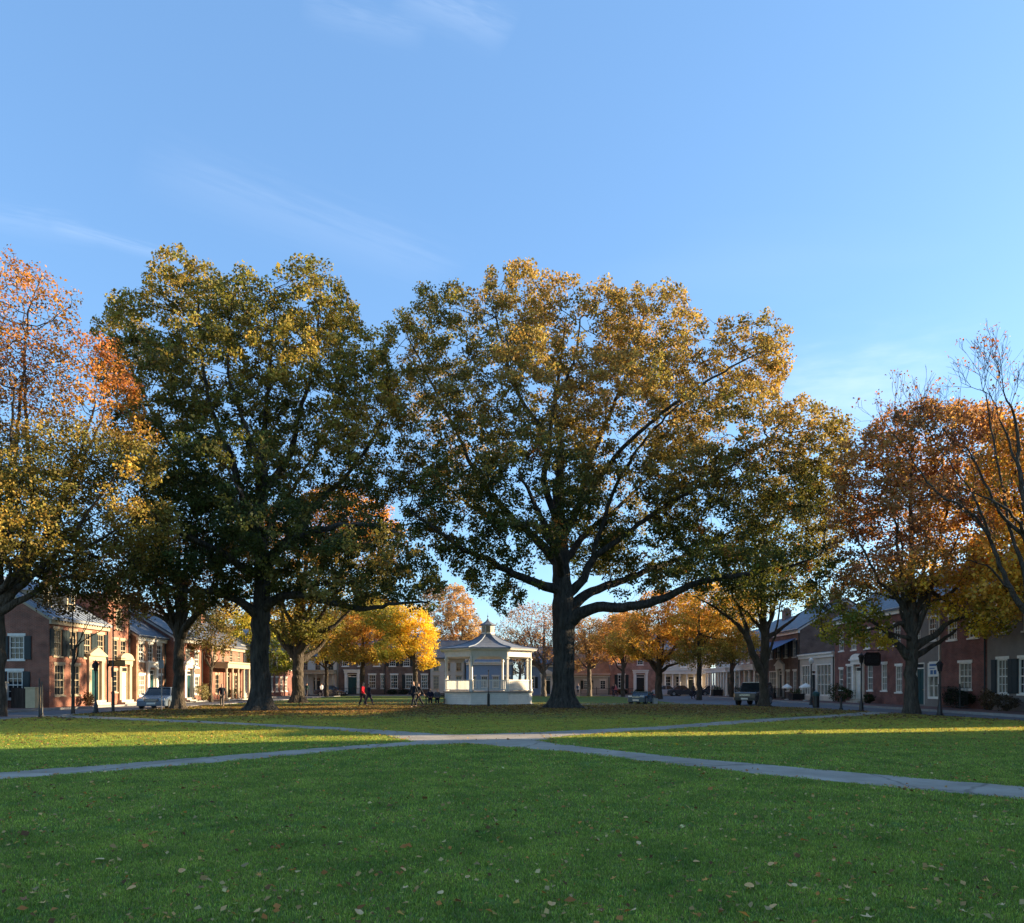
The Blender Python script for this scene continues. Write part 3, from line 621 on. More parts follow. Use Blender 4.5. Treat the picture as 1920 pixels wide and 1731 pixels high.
# ------------------------------------------------------------------ trees
def bark_mat(name, c1, c2, zs=.25, bump=1.0, sc=6):
    m = bpy.data.materials.new(name); m.use_nodes = True; n = m.node_tree; p = n.nodes['Principled BSDF']; l = n.links.new
    p.inputs['Roughness'].default_value = .92; p.inputs['Specular IOR Level'].default_value = .15
    t = n.nodes.new('ShaderNodeTexCoord'); mp = n.nodes.new('ShaderNodeMapping'); mp.inputs['Scale'].default_value = (1, 1, zs); l(t.outputs['Object'], mp.inputs[0])
    nz = n.nodes.new('ShaderNodeTexNoise'); nz.inputs['Scale'].default_value = sc; nz.inputs['Detail'].default_value = 8; nz.inputs['Roughness'].default_value = .7; l(mp.outputs[0], nz.inputs['Vector'])
    vo = n.nodes.new('ShaderNodeTexVoronoi'); vo.inputs['Scale'].default_value = sc*1.4; vo.feature = 'DISTANCE_TO_EDGE'; l(mp.outputs[0], vo.inputs['Vector'])
    cr = n.nodes.new('ShaderNodeValToRGB'); cr.color_ramp.elements[0].position = .32; cr.color_ramp.elements[1].position = .68; cr.color_ramp.elements[0].color = (*c1, 1); cr.color_ramp.elements[1].color = (*c2, 1)
    l(nz.outputs[0], cr.inputs[0]); l(cr.outputs[0], p.inputs['Base Color'])
    ad = n.nodes.new('ShaderNodeMath'); ad.operation = 'MULTIPLY_ADD'; l(vo.outputs[0], ad.inputs[0]); ad.inputs[1].default_value = 1.2; l(nz.outputs[0], ad.inputs[2])
    b = n.nodes.new('ShaderNodeBump'); b.inputs['Strength'].default_value = bump; b.inputs['Distance'].default_value = .12; l(ad.outputs[0], b.inputs['Height']); l(b.outputs[0], p.inputs['Normal'])
    return m
B_OAK = bark_mat('dark furrowed oak bark', (.018, .017, .016), (.10, .088, .074), bump=1.0, sc=4.5)
B_GREY = bark_mat('grey brown bark', (.045, .037, .029), (.13, .105, .08))
B_PALE = bark_mat('pale bare bark', (.10, .085, .07), (.24, .20, .165))
def leaf_mat():
    m = bpy.data.materials.new('autumn leaf'); m.use_nodes = True; n = m.node_tree; n.nodes.clear(); l = n.links.new
    o = n.nodes.new('ShaderNodeOutputMaterial'); at_ = n.nodes.new('ShaderNodeAttribute'); at_.attribute_name = 'leafcol'
    p = n.nodes.new('ShaderNodeBsdfPrincipled'); p.inputs['Roughness'].default_value = .6; p.inputs['Specular IOR Level'].default_value = .15
    t = n.nodes.new('ShaderNodeBsdfTranslucent'); mx = n.nodes.new('ShaderNodeMixShader'); mx.inputs[0].default_value = .38
    l(at_.outputs['Color'], p.inputs['Base Color'])
    g = n.nodes.new('ShaderNodeMixRGB'); g.blend_type = 'MULTIPLY'; g.inputs[0].default_value = 1; g.inputs[2].default_value = (1.35, 1.3, .8, 1); l(at_.outputs['Color'], g.inputs[1]); l(g.outputs[0], t.inputs[0])
    l(p.outputs[0], mx.inputs[1]); l(t.outputs[0], mx.inputs[2]); l(mx.outputs[0], o.inputs[0]); return m
M_LEAF = leaf_mat()
DG = (.036, .050, .018); OG = (.085, .090, .022); OL = (.175, .145, .042); GB = (.30, .20, .065); BR = (.17, .09, .04); OR = (.34, .155, .04); YE = (.56, .37, .04); RU = (.25, .095, .05); PK = (.32, .16, .09); TN = (.34, .22, .11); YO = (.44, .26, .045)
def noise3(P, sc, seed):                      # cheap smooth noise in about -1..1
    r = np.random.RandomState(seed); s_ = np.zeros(len(P)); tot = 0
    for o in range(7):
        k = r.normal(size=3); k /= np.linalg.norm(k); f = sc*(1+.45*o); a_ = 1/(1+.35*o); s_ += a_*np.sin(P@k*f*6.28+r.uniform(0, 6.28)+1.3*np.sin(P@np.roll(k, 1)*f*3.1)); tot += a_
    return s_/tot*1.9
def grow_tree(limbs, attr, step=.45, kill=.75, infl=12., seed=0, maxit=90, tip=.011, jit=.22):
    rs = np.random.RandomState(seed); pos = []; par = []; rad = []; traced = []
    for li, limb in enumerate(limbs):          # limb: list of (Vector, radius); limb 0 is the trunk
        pts = [np.array(p[0]) for p in limb]; rr = [p[1] for p in limb]
        if li == 0: cur = -1
        else:
            A = np.array(pos); cur = int(np.argmin(((A-pts[0])**2).sum(1)))
            pts[0] = A[cur]; 
        # smooth the polyline a little with catmull-rom
        P = [pts[0]]+pts+[pts[-1]]
        for i in range(len(pts)-1):
            p0, p1, p2, p3 = P[i], P[i+1], P[i+2], P[i+3]; ln = np.linalg.norm(p2-p1); k = max(1, int(round(ln/step)))
            for j in range(1 if (i > 0 or li > 0) else 0, k+1):
                if i > 0 and j == 0: continue
                t = j/k; q = .5*((2*p1)+(-p0+p2)*t+(2*p0-5*p1+4*p2-p3)*t*t+(-p0+3*p1-3*p2+p3)*t**3)
                q = q+rs.normal(size=3)*.035*(0 if li == 0 and i == 0 else 1)
                pos.append(q); par.append(cur); rad.append(rr[i]+(rr[i+1]-rr[i])*t); traced.append(1); cur = len(pos)-1
    pos = np.array(pos); n0 = len(pos); parl = list(par)
    A = np.array(attr); near = np.zeros(len(A), int); nd = np.full(len(A), 1e9)
    # the bare bole takes no twigs
    zmin = np.percentile(A[:, 2], 2)-2.5
    ok = pos[:, 2] > zmin
    new = np.where(ok)[0]; alive = np.ones(len(A), bool); PL = [pos]; allp = pos; cnt = len(pos)
    for it in range(maxit):
        if len(new):
            ai = np.where(alive)[0]
            if len(ai) == 0: break
            Q = allp[new]
            for c0 in range(0, len(ai), 1500):
                a_ = ai[c0:c0+1500]; D2 = (A[a_]**2).sum(1)[:, None]+(Q**2).sum(1)[None]-2*A[a_]@Q.T
                j = D2.argmin(1); dd = D2[np.arange(len(a_)), j]; up = dd < nd[a_]; nd[a_[up]] = dd[up]; near[a_[up]] = new[j[up]]
            alive &= ~(nd < kill**2)
        ai = np.where(alive & (nd < infl**2))[0]
        if len(ai) == 0: break
        u, inv = np.unique(near[ai], return_inverse=True)
        d = A[ai]-allp[near[ai]]; d /= np.linalg.norm(d, axis=1)[:, None]+1e-9
        s_ = np.zeros((len(u), 3)); np.add.at(s_, inv, d); s_ /= np.linalg.norm(s_, axis=1)[:, None]+1e-9
        s_ += rs.normal(size=s_.shape)*jit; s_ /= np.linalg.norm(s_, axis=1)[:, None]
        q = allp[u]+s_*step
        new = np.arange(cnt, cnt+len(u)); parl += list(u); allp = np.vstack([allp, q]); cnt += len(u)
        if cnt > 30000: break
    par = np.array(parl); n = len(allp)
    # radii by the pipe model
    acc = np.zeros(n); kids = np.zeros(n, int); e = 2.2
    np.add.at(kids, par[par >= 0], 1)
    for i in range(n-1, -1, -1):
        if acc[i] == 0: acc[i] = tip**e
        if par[i] >= 0: acc[par[i]] += acc[i]
    r = acc**(1/e); tr = np.array(rad); 
    r[:n0] = np.maximum(tr, np.minimum(r[:n0]*.7, tr*1.15))
    for i in range(n0, n):
        r[i] = min(r[i], r[par[i]]*.8 if par[i] < n0 else r[par[i]])
    return allp, par, r, kids, n0
def add_twigs(pos, par, r, rs, starts, lens=(1.25, .85, .55, .35), rads=(.017, .011, .0075, .006), nk=(4, 3, 2)):
    P = list(pos); Q = list(par); Rr = list(r); tips = []
    def shoot(p0, d, lv):
        ln = lens[lv]*rs.uniform(.65, 1.2); k = 4 if lv < 2 else 2; cur = p0; q = P[p0]; ids = []
        for i in range(k):
            d = d+rs.normal(size=3)*.06+np.array((0, 0, .05)); d = d/np.linalg.norm(d); q = q+d*ln/k
            P.append(q); Q.append(cur); Rr.append(rads[lv]*(1-.45*(i+1)/k)); cur = len(P)-1; ids.append((cur, d))
        if lv == len(lens)-1: tips.append(cur); return
        for j in range(nk[lv]):
            c_, dd = ids[rs.randint(len(ids))] if j else ids[-1]; side = rs.normal(size=3); side -= dd*(side@dd); side /= np.linalg.norm(side)+1e-9
            nd = dd+side*rs.uniform(.35, .75)+np.array((0, 0, .18)); shoot(c_, nd/np.linalg.norm(nd), lv+1)
    for s_ in starts:
        d0 = pos[s_]-pos[par[s_]]; d0 = d0/(np.linalg.norm(d0)+1e-9); side = rs.normal(size=3); side -= d0*(side@d0); side /= np.linalg.norm(side)+1e-9
        nd = d0*.9+side*rs.uniform(.5, 1.0)+np.array((0, 0, .45)); shoot(s_, nd/np.linalg.norm(nd), 0)
    return np.array(P), np.array(Q), np.array(Rr), np.array(tips)
def branch_mesh(pos, par, r, n0, name, m, flare=0, scale=1.0, rmin=.009, seed=0):
    n = len(pos); d = np.zeros((n, 3)); ok = par >= 0; d[ok] = pos[ok]-pos[par[ok]]; 
    main = np.full(n, -1); best = np.zeros(n)
    for i in range(n):
        p = par[i]
        if p >= 0 and r[i] > best[p]: best[p] = r[i]; main[p] = i
    ln = np.linalg.norm(d, axis=1); ln[ln == 0] = 1; d /= ln[:, None]; d[~ok] = (0, 0, 1)
    dm = d.copy(); hm = main >= 0; dm[hm] += d[main[hm]]; dm /= np.linalg.norm(dm, axis=1)[:, None]+1e-9
    ref = np.array((.31, .92, .05)); ref /= np.linalg.norm(ref)
    def ring(c_, dd, rr, K, lob=None):
        u = np.cross(dd, ref); u /= np.linalg.norm(u, axis=1)[:, None]+1e-9; w = np.cross(dd, u)
        t = np.arange(K)*2*math.pi/K; R_ = rr[:, None]*np.ones(K)
        if lob is not None: R_ = R_*lob
        return c_[:, None]+R_[..., None]*(np.cos(t)[None, :, None]*u[:, None]+np.sin(t)[None, :, None]*w[:, None])
    VV = []; FF = []; base = 0
    rr = np.maximum(r, rmin)
    for K, sel in ((28, ok & (r > .12)), (7, ok & (r <= .12) & (r > .035)), (3, ok & (r <= .035))):
        idx = np.where(sel)[0]
        if not len(idx): continue
        p = par[idx]; ismain = main[p] == idx
        r0 = np.where(ismain, rr[p], np.minimum(rr[p], rr[idx]*1.15)); d0 = np.where(ismain[:, None], dm[p], d[idx])
        lob0 = lob1 = None
        if K == 28 and flare:
            t = np.arange(K)*2*math.pi/K
            def lobes(z):
                f = np.exp(-np.maximum(z, 0)/.42)
                ridg = (.035*np.sin(t*7+2)+.03*np.sin(t*12+.4))[None]+.02*np.sin(z*1.7)[:, None]*np.sin(t*3)[None]
                root = np.maximum(0, np.sin(t*2.5+.4))**2*.9+np.maximum(0, np.sin(t*3.5+2.2))**2*.7
                return 1+ridg+f[:, None]*flare*(.45+root)[None]
            tall = lambda z: lobes(z)
            lob0 = np.where(((pos[p][:, 2] < 4))[:, None], tall(pos[p][:, 2]), 1+.03*np.sin(t*5)[None]); lob1 = np.where(((pos[idx][:, 2] < 4))[:, None], tall(pos[idx][:, 2]), 1+.03*np.sin(t*5)[None])
        a_ = ring(pos[p], d0, r0, K, lob0); b_ = ring(pos[idx], dm[idx], rr[idx], K, lob1)
        m_ = len(idx); vv = np.concatenate([a_, b_], 1).reshape(-1, 3)
        k = np.arange(K); f = np.stack([k, (k+1) % K, K+(k+1) % K, K+k], 1)[None]+(np.arange(m_)*2*K)[:, None, None]+base
        VV.append(vv); FF.append(f.reshape(-1, 4)); base += len(vv)
    return np_mesh(name, np.concatenate(VV), np.concatenate(FF), m, smooth=True)
def np_mesh(name, v, f, m, col=None, smooth=False):
    me = bpy.data.meshes.new(name); me.vertices.add(len(v)); me.vertices.foreach_set('co', np.ascontiguousarray(v, dtype=np.float32).ravel())
    k = f.shape[1]; me.loops.add(f.size); me.loops.foreach_set('vertex_index', f.astype(np.int32).ravel())
    me.polygons.add(len(f)); me.polygons.foreach_set('loop_start', (np.arange(len(f))*k).astype(np.int32)); me.polygons.foreach_set('loop_total', np.full(len(f), k, np.int32))
    if smooth: me.polygons.foreach_set('use_smooth', np.ones(len(f), bool))
    me.materials.append(m); me.update(calc_edges=True)
    if col is not None:
        a_ = me.attributes.new('leafcol', 'FLOAT_COLOR', 'POINT'); c4 = np.ones((len(v), 4), np.float32); c4[:, :3] = col; a_.data.foreach_set('color', c4.ravel())
    return me
def leaf_verts(c, size, rs, up=.12, lean=None):
    n = len(c); nrm = rs.normal(size=(n, 3)); nrm[:, 2] = np.abs(nrm[:, 2])*.8+up; nrm /= np.linalg.norm(nrm, axis=1)[:, None]
    t = rs.normal(size=(n, 3)); t[:, 2] -= .3; t -= nrm*(t*nrm).sum(1)[:, None]; t /= np.linalg.norm(t, axis=1)[:, None]+1e-9; b = np.cross(nrm, t)
    s_ = size[:, None]; w = rs.uniform(.32, .5, n)[:, None]; k = rs.uniform(-.12, .05, n)[:, None]
    v = np.stack([c-t*s_*.5, c+b*s_*w+nrm*s_*(.1-k), c+t*s_*.55, c-b*s_*w+nrm*s_*(.1-k)], 1)
    return v.reshape(-1, 3)
def mixc(a_, b_, f): return np.array(a_)[None]*(1-f[:, None])+np.array(b_)[None]*f[:, None]
def pick_colours(P, spec, rs, seed):
    """spec: function(P, n1, n2) -> (n,3) pigment of each leaf"""
    n1 = noise3(P, .07, seed+1); n2 = noise3(P, .22, seed+2); c_ = spec(P, n1, n2)
    c_ = c_*1.25*np.exp(rs.normal(size=len(P))*.22)[:, None]; c_ *= 1+rs.normal(size=(len(P), 3))*.08
    return np.clip(c_, .004, .85)
def blobs_to_attr(blobs, n, rs, shell=.45, gap=.0, gsc=.16, seed=0):
    """blob: centre Vector, (rx, ry, rz)"""
    vol = np.array([(b[1][0]*b[1][1]*b[1][2])**.8*(b[2] if len(b) > 2 else 1) for b in blobs]); vol /= vol.sum(); out = []
    for b, w in zip(blobs, vol):
        k = int(n*w*1.6)+1; d = rs.normal(size=(k, 3)); d /= np.linalg.norm(d, axis=1)[:, None]; rr = rs.uniform(0, 1, k)**(1/3); rr = shell+(1-shell)*rr
        q = d*rr[:, None]*np.array(b[1])+np.array(b[0]); out.append(q)
    P = np.concatenate(out); P = P[noise3(P, gsc, seed+9) > gap-.9]; P = P[P[:, 2] > 1.9]
    if len(P) > n: P = P[rs.permutation(len(P))[:n]]
    return P
LM, AM, KM, SM = 4.0, 1.9, .80, .57
def build_tree(name, label, base, limbs, blobs, nattr, leaves_per, lsize, spec, bark=None, seed=0, kill=.75, step=.45, gap=.0, gsc=.16, spread=.42, shell=.4, flare=0, cat='tree', group=None, keep=1.0, extra=None, rmin=.009, tip=.011, twigs=0):
    rs = np.random.RandomState(seed); base = np.array(base)
    fr = base[1] > 60; leaves_per = int(leaves_per*LM*(1.3 if fr else 1)*(1 if leaves_per > 4 else .4)); nattr = int(nattr*AM); lsize *= .85 if fr else 1; kill *= KM; lsize *= SM
    P = blobs_to_attr(blobs, nattr, rs, shell, gap, gsc, seed)
    pos, par, r, kids, n0 = grow_tree(limbs, P, step, kill, seed=seed, tip=tip, jit=.22 if tip > .01 else .07)
    tw = None
    if twigs:
        cand = np.where((r < .1) & (pos[:, 2] > 6) & (par >= 0) & (np.arange(len(r)) < n0))[0]; cand = np.concatenate([rs.permutation(cand)[:twigs], rs.permutation(cand[r[cand] < .025])[:twigs//3]])
        pos, par, r, tw = add_twigs(pos, par, r, rs, cand)
    root = empty(name, tuple(base), 0, label, cat, group)
    tm = branch_mesh(pos-base, par, r, n0, 'trunk', bark or B_GREY, flare, seed=seed, rmin=rmin); link_mesh('trunk', tm, root)
    rk = r[:len(kids)]; tips = np.where((kids == 0) | ((rk < .022) & (rs.uniform(size=len(rk)) < .2)))[0]; tips = tips[tips >= min(n0, len(r)-1)]
    if len(tips) == 0 or leaves_per == 0: return root
    if tw is not None: tips = tw
    if keep < 1: tips = tips[rs.uniform(size=len(tips)) < keep]
    c_ = np.repeat(pos[tips], leaves_per, 0); dv_ = rs.normal(size=c_.shape); dv_ /= np.linalg.norm(dv_, axis=1)[:, None]; c_ = c_+dv_*(rs.uniform(size=len(c_))**.5*spread*1.75)[:, None]*np.array((1, 1, .75))
    zk = c_[:, 2] > 1.7; c_ = c_[zk]
    if extra is not None:
        ek = extra(c_, rs); zi = np.where(zk)[0][ek]; zk = np.zeros(len(zk), bool); zk[zi] = True; c_ = c_[ek]
    sz = lsize*np.exp(rs.normal(size=len(c_))*.25)
    # the pigment varies per spray as well as per leaf
    col = pick_colours(c_, spec, rs, seed)*np.repeat(np.exp(rs.normal(size=len(tips))*.22), leaves_per)[zk][:, None]
    v = leaf_verts(c_-base, sz, rs); f = np.arange(len(v)).reshape(-1, 4)
    link_mesh('crown', np_mesh('crown', v, f, M_LEAF, np.repeat(col, 4, 0)), root)
    print('tree', name, 'nodes', len(pos), 'tips', len(tips), 'leaves', len(c_), 't', round(time.time()-T0, 1))
    return root
def LB(d, *pts):                                    # limb from (px, py, depth offset, radius)
    return [(at(p[0], p[1], d+p[2]), p[3]) for p in pts]
def BL(d, px, py, rx, ry, dy=0, ryd=None, w=1):      # blob in photo pixels at depth d
    k = (d+dy)/F; return (at(px, py, d+dy), (rx*k, (ryd if ryd is not None else rx*k), ry*k), w)
def zpx(py, d): return 1.6+(1283-py)*d/F
sm = lambda x, a_, b_: np.clip((x-a_)/(b_-a_), 0, 1)**2*(3-2*np.clip((x-a_)/(b_-a_), 0, 1))

# the great oak right of the bandstand
D = 50.0
limbs = [LB(D, (1055, 1329, 0, .80), (1056, 1290, 0, .72), (1057, 1230, 0, .70), (1057, 1170, 0, .76), (1056, 1110, 0, .66), (1052, 1050, .3, .55), (1050, 990, .6, .46), (1046, 930, .8, .36), (1052, 850, 1, .26), (1040, 770, .6, .16), (1050, 690, .3, .1), (1060, 600, 0, .05)),
         LB(D, (1060, 1165, 0, .5), (1110, 1142, -1, .36), (1180, 1138, -2.5, .29), (1245, 1122, -4, .24), (1310, 1092, -5, .19), (1390, 1078, -6, .13), (1480, 1062, -6, .08), (1540, 1040, -6, .05)),
         LB(D, (1062, 1145, 0, .45), (1110, 1110, 1, .30), (1170, 1088, 3, .24), (1240, 1060, 5, .19), (1330, 1020, 7, .13), (1430, 960, 8, .08), (1510, 900, 8, .05)),
         LB(D, (1060, 1120, 0, .4), (1095, 1085, -.5, .27), (1110, 1050, -.8, .24), (1150, 1020, -1, .18), (1230, 960, -1.5, .14), (1330, 900, -2, .10), (1450, 820, -2, .06)),
         LB(D, (1110, 1050, -.8, .2), (1125, 1000, -1.5, .15), (1160, 900, -2, .11), (1230, 800, -2.5, .08), (1320, 720, -3, .05)),
         LB(D, (1050, 1115, 0, .4), (1010, 1095, -1, .28), (960, 1075, -2, .23), (915, 1050, -3, .19), (870, 1030, -4, .15), (830, 1000, -4.5, .11), (770, 960, -5, .07)),
         LB(D, (1050, 1060, 0, .4), (1000, 1005, .5, .26), (950, 960, 1, .22), (900, 900, 2, .16), (850, 800, 3, .11), (800, 700, 3, .07), (760, 620, 3, .04)),
         LB(D, (1050, 1040, 0, .36), (1005, 985, 2, .22), (965, 985, 4, .17), (900, 960, 6, .12), (820, 900, 8, .07)),
         LB(D, (1050, 1010, .3, .36), (1085, 950, 1, .24), (1110, 860, 2, .18), (1150, 760, 2, .13), (1190, 660, 2, .08), (1210, 570, 2, .04)),
         LB(D, (1052, 1000, .3, .3), (1020, 900, -1, .2), (1030, 830, -1.5, .17), (985, 760, -2, .12), (950, 680, -2, .09), (930, 590, -2, .05)),
         LB(D, (1030, 830, -1.5, .15), (1040, 760, -2, .12), (1075, 680, -2.5, .08), (1090, 590, -2.5, .04)),
         LB(D, (1090, 950, 1, .2), (1160, 850, -2, .14), (1260, 760, -4, .1), (1370, 690, -5, .06), (1430, 660, -5, .04)),
         LB(D, (1045, 1080, 0, .3), (1040, 1020, -3, .2), (1010, 960, -6, .14), (980, 900, -8, .08)),
         LB(D, (1060, 1060, 0, .3), (1100, 1000, 4, .2), (1160, 950, 8, .14), (1230, 880, 10, .08))]
blobs = [BL(D, 965, 590, 85, 82, 0, 5), BL(D, 840, 640, 105, 90, 1, 5), BL(D, 1090, 632, 130, 78, 0, 6), BL(D, 1210, 640, 95, 95, 0, 5), BL(D, 1340, 690, 120, 85, -1, 5), BL(D, 1430, 680, 40, 60, -1, 2.5), BL(D, 770, 700, 75, 100, 1, 4), BL(D, 1000, 750, 150, 110, -2, 7), BL(D, 850, 830, 110, 120, 0, 6),
         BL(D, 1180, 780, 150, 110, -1, 7), BL(D, 1350, 830, 130, 80, -2, 6), BL(D, 1480, 850, 100, 85, -2, 5), BL(D, 1010, 910, 140, 90, -4, 6), BL(D, 860, 960, 100, 90, -2, 6), BL(D, 800, 930, 70, 90, 0, 4), BL(D, 1180, 940, 150, 80, 2, 7), BL(D, 1350, 960, 140, 90, 0, 7), BL(D, 1490, 970, 95, 90, -3, 5),
         BL(D, 1400, 1065, 150, 42, -4, 6), BL(D, 1230, 1040, 130, 45, 2, 7), BL(D, 940, 1080, 90, 48, -3, 4.5, .7), BL(D, 970, 1010, 100, 40, -5, 5), BL(D, 1520, 1070, 65, 60, -5, 4, 1.3), BL(D, 1300, 1085, 110, 28, -4, 3, 1.6), BL(D, 1450, 1090, 100, 38, -5, 4, 1.5), BL(D, 1530, 980, 55, 80, -3, 4, 1.4), BL(D, 1420, 900, 120, 60, 0, 6, 1.4), BL(D, 1200, 1095, 60, 20, -2, 2, 1.2), BL(D, 1390, 660, 75, 55, -2, 4, 1.8), BL(D, 1440, 700, 35, 60, -1, 3, 1.8), BL(D, 1545, 860, 45, 85, -3, 3.5, 1.8), BL(D, 1470, 810, 80, 50, -2, 4, 1.6), BL(D, 1300, 900, 110, 60, -4, 4, 1.2), BL(D, 880, 1040, 60, 40, -3, 3), BL(D, 1090, 1045, 80, 40, 6, 4), BL(D, 955, 1130, 35, 25, -3, 1.6, .7)]
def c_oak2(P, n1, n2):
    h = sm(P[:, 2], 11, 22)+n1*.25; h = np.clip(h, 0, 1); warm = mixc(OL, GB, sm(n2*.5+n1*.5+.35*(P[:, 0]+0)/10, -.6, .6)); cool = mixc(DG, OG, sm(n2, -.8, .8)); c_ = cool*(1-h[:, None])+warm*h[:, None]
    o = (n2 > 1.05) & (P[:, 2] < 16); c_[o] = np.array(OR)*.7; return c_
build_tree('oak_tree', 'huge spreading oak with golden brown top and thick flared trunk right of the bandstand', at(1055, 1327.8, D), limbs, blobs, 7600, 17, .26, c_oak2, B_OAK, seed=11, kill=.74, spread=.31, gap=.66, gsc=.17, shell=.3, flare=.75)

# the big green oak on the left
D = 45.0
limbs = [LB(D, (489, 1333, 0, .64), (489, 1290, 0, .56), (488, 1230, 0, .52), (489, 1160, 0, .55), (492, 1100, 0, .46), (488, 1040, 0, .40), (484, 980, 0, .34), (486, 930, .3, .28), (492, 850, .4, .2), (500, 760, .4, .13), (510, 640, .2, .07), (515, 540, 0, .04)),
         LB(D, (492, 1150, 0, .34), (525, 1120, -1, .24), (570, 1117, -2, .20), (630, 1132, -3.5, .17), (680, 1141, -4, .14), (740, 1132, -5, .09), (800, 1128, -5, .05)),
         LB(D, (485, 1165, 0, .36), (455, 1130, -1, .25), (410, 1112, -2, .19), (350, 1108, -3.5, .13), (290, 1095, -4, .08)),
         LB(D, (488, 1080, 0, .3), (530, 1020, 1, .2), (580, 960, 2, .17), (640, 900, 2.5, .13), (690, 840, 3, .09), (720, 780, 3, .05)),
         LB(D, (487, 1060, 0, .3), (560, 1010, -3, .18), (640, 985, -5, .13), (720, 990, -6, .08), (770, 1010, -6, .05)),
         LB(D, (486, 980, 0, .28), (450, 920, -.5, .22), (435, 860, -.8, .18), (400, 780, -1, .13), (380, 680, -1, .09), (370, 560, -1, .05)),
         LB(D, (486, 960, 0, .28), (500, 900, -1, .2), (480, 850, -2, .16), (460, 800, -2.5, .12), (430, 700, -3, .08), (430, 600, -3, .05)),
         LB(D, (488, 930, 0, .24), (540, 860, 1, .18), (560, 780, 1.5, .14), (590, 680, 2, .09), (600, 560, 2, .05)),
         LB(D, (486, 1010, 0, .3), (430, 960, 2, .2), (370, 900, 4, .14), (310, 820, 5, .1), (260, 720, 5, .06), (215, 620, 5, .04)),
         LB(D, (487, 1090, 0, .3), (420, 1040, -3, .2), (360, 1010, -5, .13), (300, 990, -6, .07)),
         LB(D, (487, 1040, 0, .3), (470, 980, -4, .2), (450, 920, -7, .12)), LB(D, (487, 1040, 0, .3), (510, 980, 4, .2), (560, 900, 7, .12), (620, 800, 8, .07))]
blobs = [BL(D, 375, 574, 80, 78, 0, 4.5), BL(D, 480, 622, 90, 85, -1, 5), BL(D, 595, 594, 72, 92, 0, 4.5), BL(D, 648, 630, 28, 85, 0, 2.5), BL(D, 300, 622, 72, 66, 0, 4), BL(D, 225, 620, 45, 50, 2, 2.5), BL(D, 300, 720, 95, 80, 1, 5), BL(D, 420, 720, 120, 90, -2, 6), BL(D, 570, 720, 120, 100, 0, 6), BL(D, 690, 730, 60, 110, 2, 4),
         BL(D, 330, 850, 100, 90, 0, 5.5), BL(D, 440, 880, 110, 80, -4, 5), BL(D, 590, 860, 120, 80, 3, 6), BL(D, 690, 880, 60, 80, 2, 4, .7), BL(D, 370, 980, 100, 70, -2, 5.5), BL(D, 500, 990, 90, 60, -5, 4.5), BL(D, 620, 990, 110, 50, 0, 5), BL(D, 700, 1040, 100, 60, -4, 5), BL(D, 760, 1070, 65, 60, -4, 3.5), BL(D, 560, 1070, 110, 42, -2, 5), BL(D, 380, 1070, 95, 45, -3, 5), BL(D, 300, 1070, 60, 45, -3, 3), BL(D, 660, 1110, 90, 28, -4, 4), BL(D, 800, 1120, 35, 30, -5, 2), BL(D, 350, 1120, 60, 25, -3, 3, .6)]
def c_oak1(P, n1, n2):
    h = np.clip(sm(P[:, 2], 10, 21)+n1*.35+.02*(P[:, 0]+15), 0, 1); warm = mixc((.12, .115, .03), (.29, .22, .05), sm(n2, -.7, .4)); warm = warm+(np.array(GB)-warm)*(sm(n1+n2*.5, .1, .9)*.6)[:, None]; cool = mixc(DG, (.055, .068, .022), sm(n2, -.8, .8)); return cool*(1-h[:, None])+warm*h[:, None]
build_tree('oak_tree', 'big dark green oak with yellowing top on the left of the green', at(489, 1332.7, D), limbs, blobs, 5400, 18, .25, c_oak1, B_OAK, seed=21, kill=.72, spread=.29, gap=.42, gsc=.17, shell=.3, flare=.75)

def auto_limbs(base, h_fork, h_top, r0, blobs, rs, n=7, lean=(0, 0), fork=None):
    base = Vector(base); top = Vector((base.x+lean[0], base.y+lean[1], h_top*.85)); fk = Vector((base.x+lean[0]*.3, base.y+lean[1]*.3, h_fork))
    Ls = [[(base, r0*1.15), (base+Vector((0, 0, h_fork*.15)), r0*1.02), (base.lerp(fk, .5), r0*.92), (fk, r0*.85), (fk.lerp(top, .3), r0*.6), (fk.lerp(top, .65), r0*.33), (top, r0*.1)]]
    for i in range(n):
        b = blobs[i % len(blobs)]; t = Vector(b[0])+Vector([rs.uniform(-.4, .4)*q for q in b[1]])
        s_ = fk.lerp(top, rs.uniform(0, .45)*(i/n)); m_ = s_.lerp(t, .5)+Vector((0, 0, (t.z-s_.z)*-.06-.02*(t-s_).length)); 
        Ls.append([(s_, r0*.5), (s_.lerp(m_, .5)+Vector((rs.uniform(-.2, .2), rs.uniform(-.2, .2), 0)), r0*.36), (m_, r0*.25), (t, r0*.09)])
    return Ls
def simple(name, label, px, py_base, fork_py, top_py, r0, bl, n, lp, ls, spec, seed, bark=None, kill=.8, nl=8, lean=(0, 0), D=None, **k):
    D = D or 2240/(py_base-1283); base = at(px, 0, D); base.z = 0; rs = np.random.RandomState(seed)
    blobs = [BL(D, *b) for b in bl]; ex = k.pop('limbs', None)
    Ls = auto_limbs(base, zpx(fork_py, D), zpx(top_py, D), r0, blobs, rs, nl, lean)
    if ex: Ls = [Ls[0]]+[LB(D, *q) for q in ex]+Ls[1:]
    return build_tree(name, label, base, Ls, blobs, n, lp, ls, spec, bark, seed=seed, kill=kill, **k)
def two(a_, b_, axis=None, lo=0, hi=1, nz=.3):
    def f(P, n1, n2):
        t = sm(P[:, 2], lo, hi) if axis == 'z' else sm(P[:, 0], lo, hi) if axis == 'x' else sm(n1, -.7, .7)
        return mixc(a_, b_, np.clip(t+n2*nz, 0, 1))
    return f
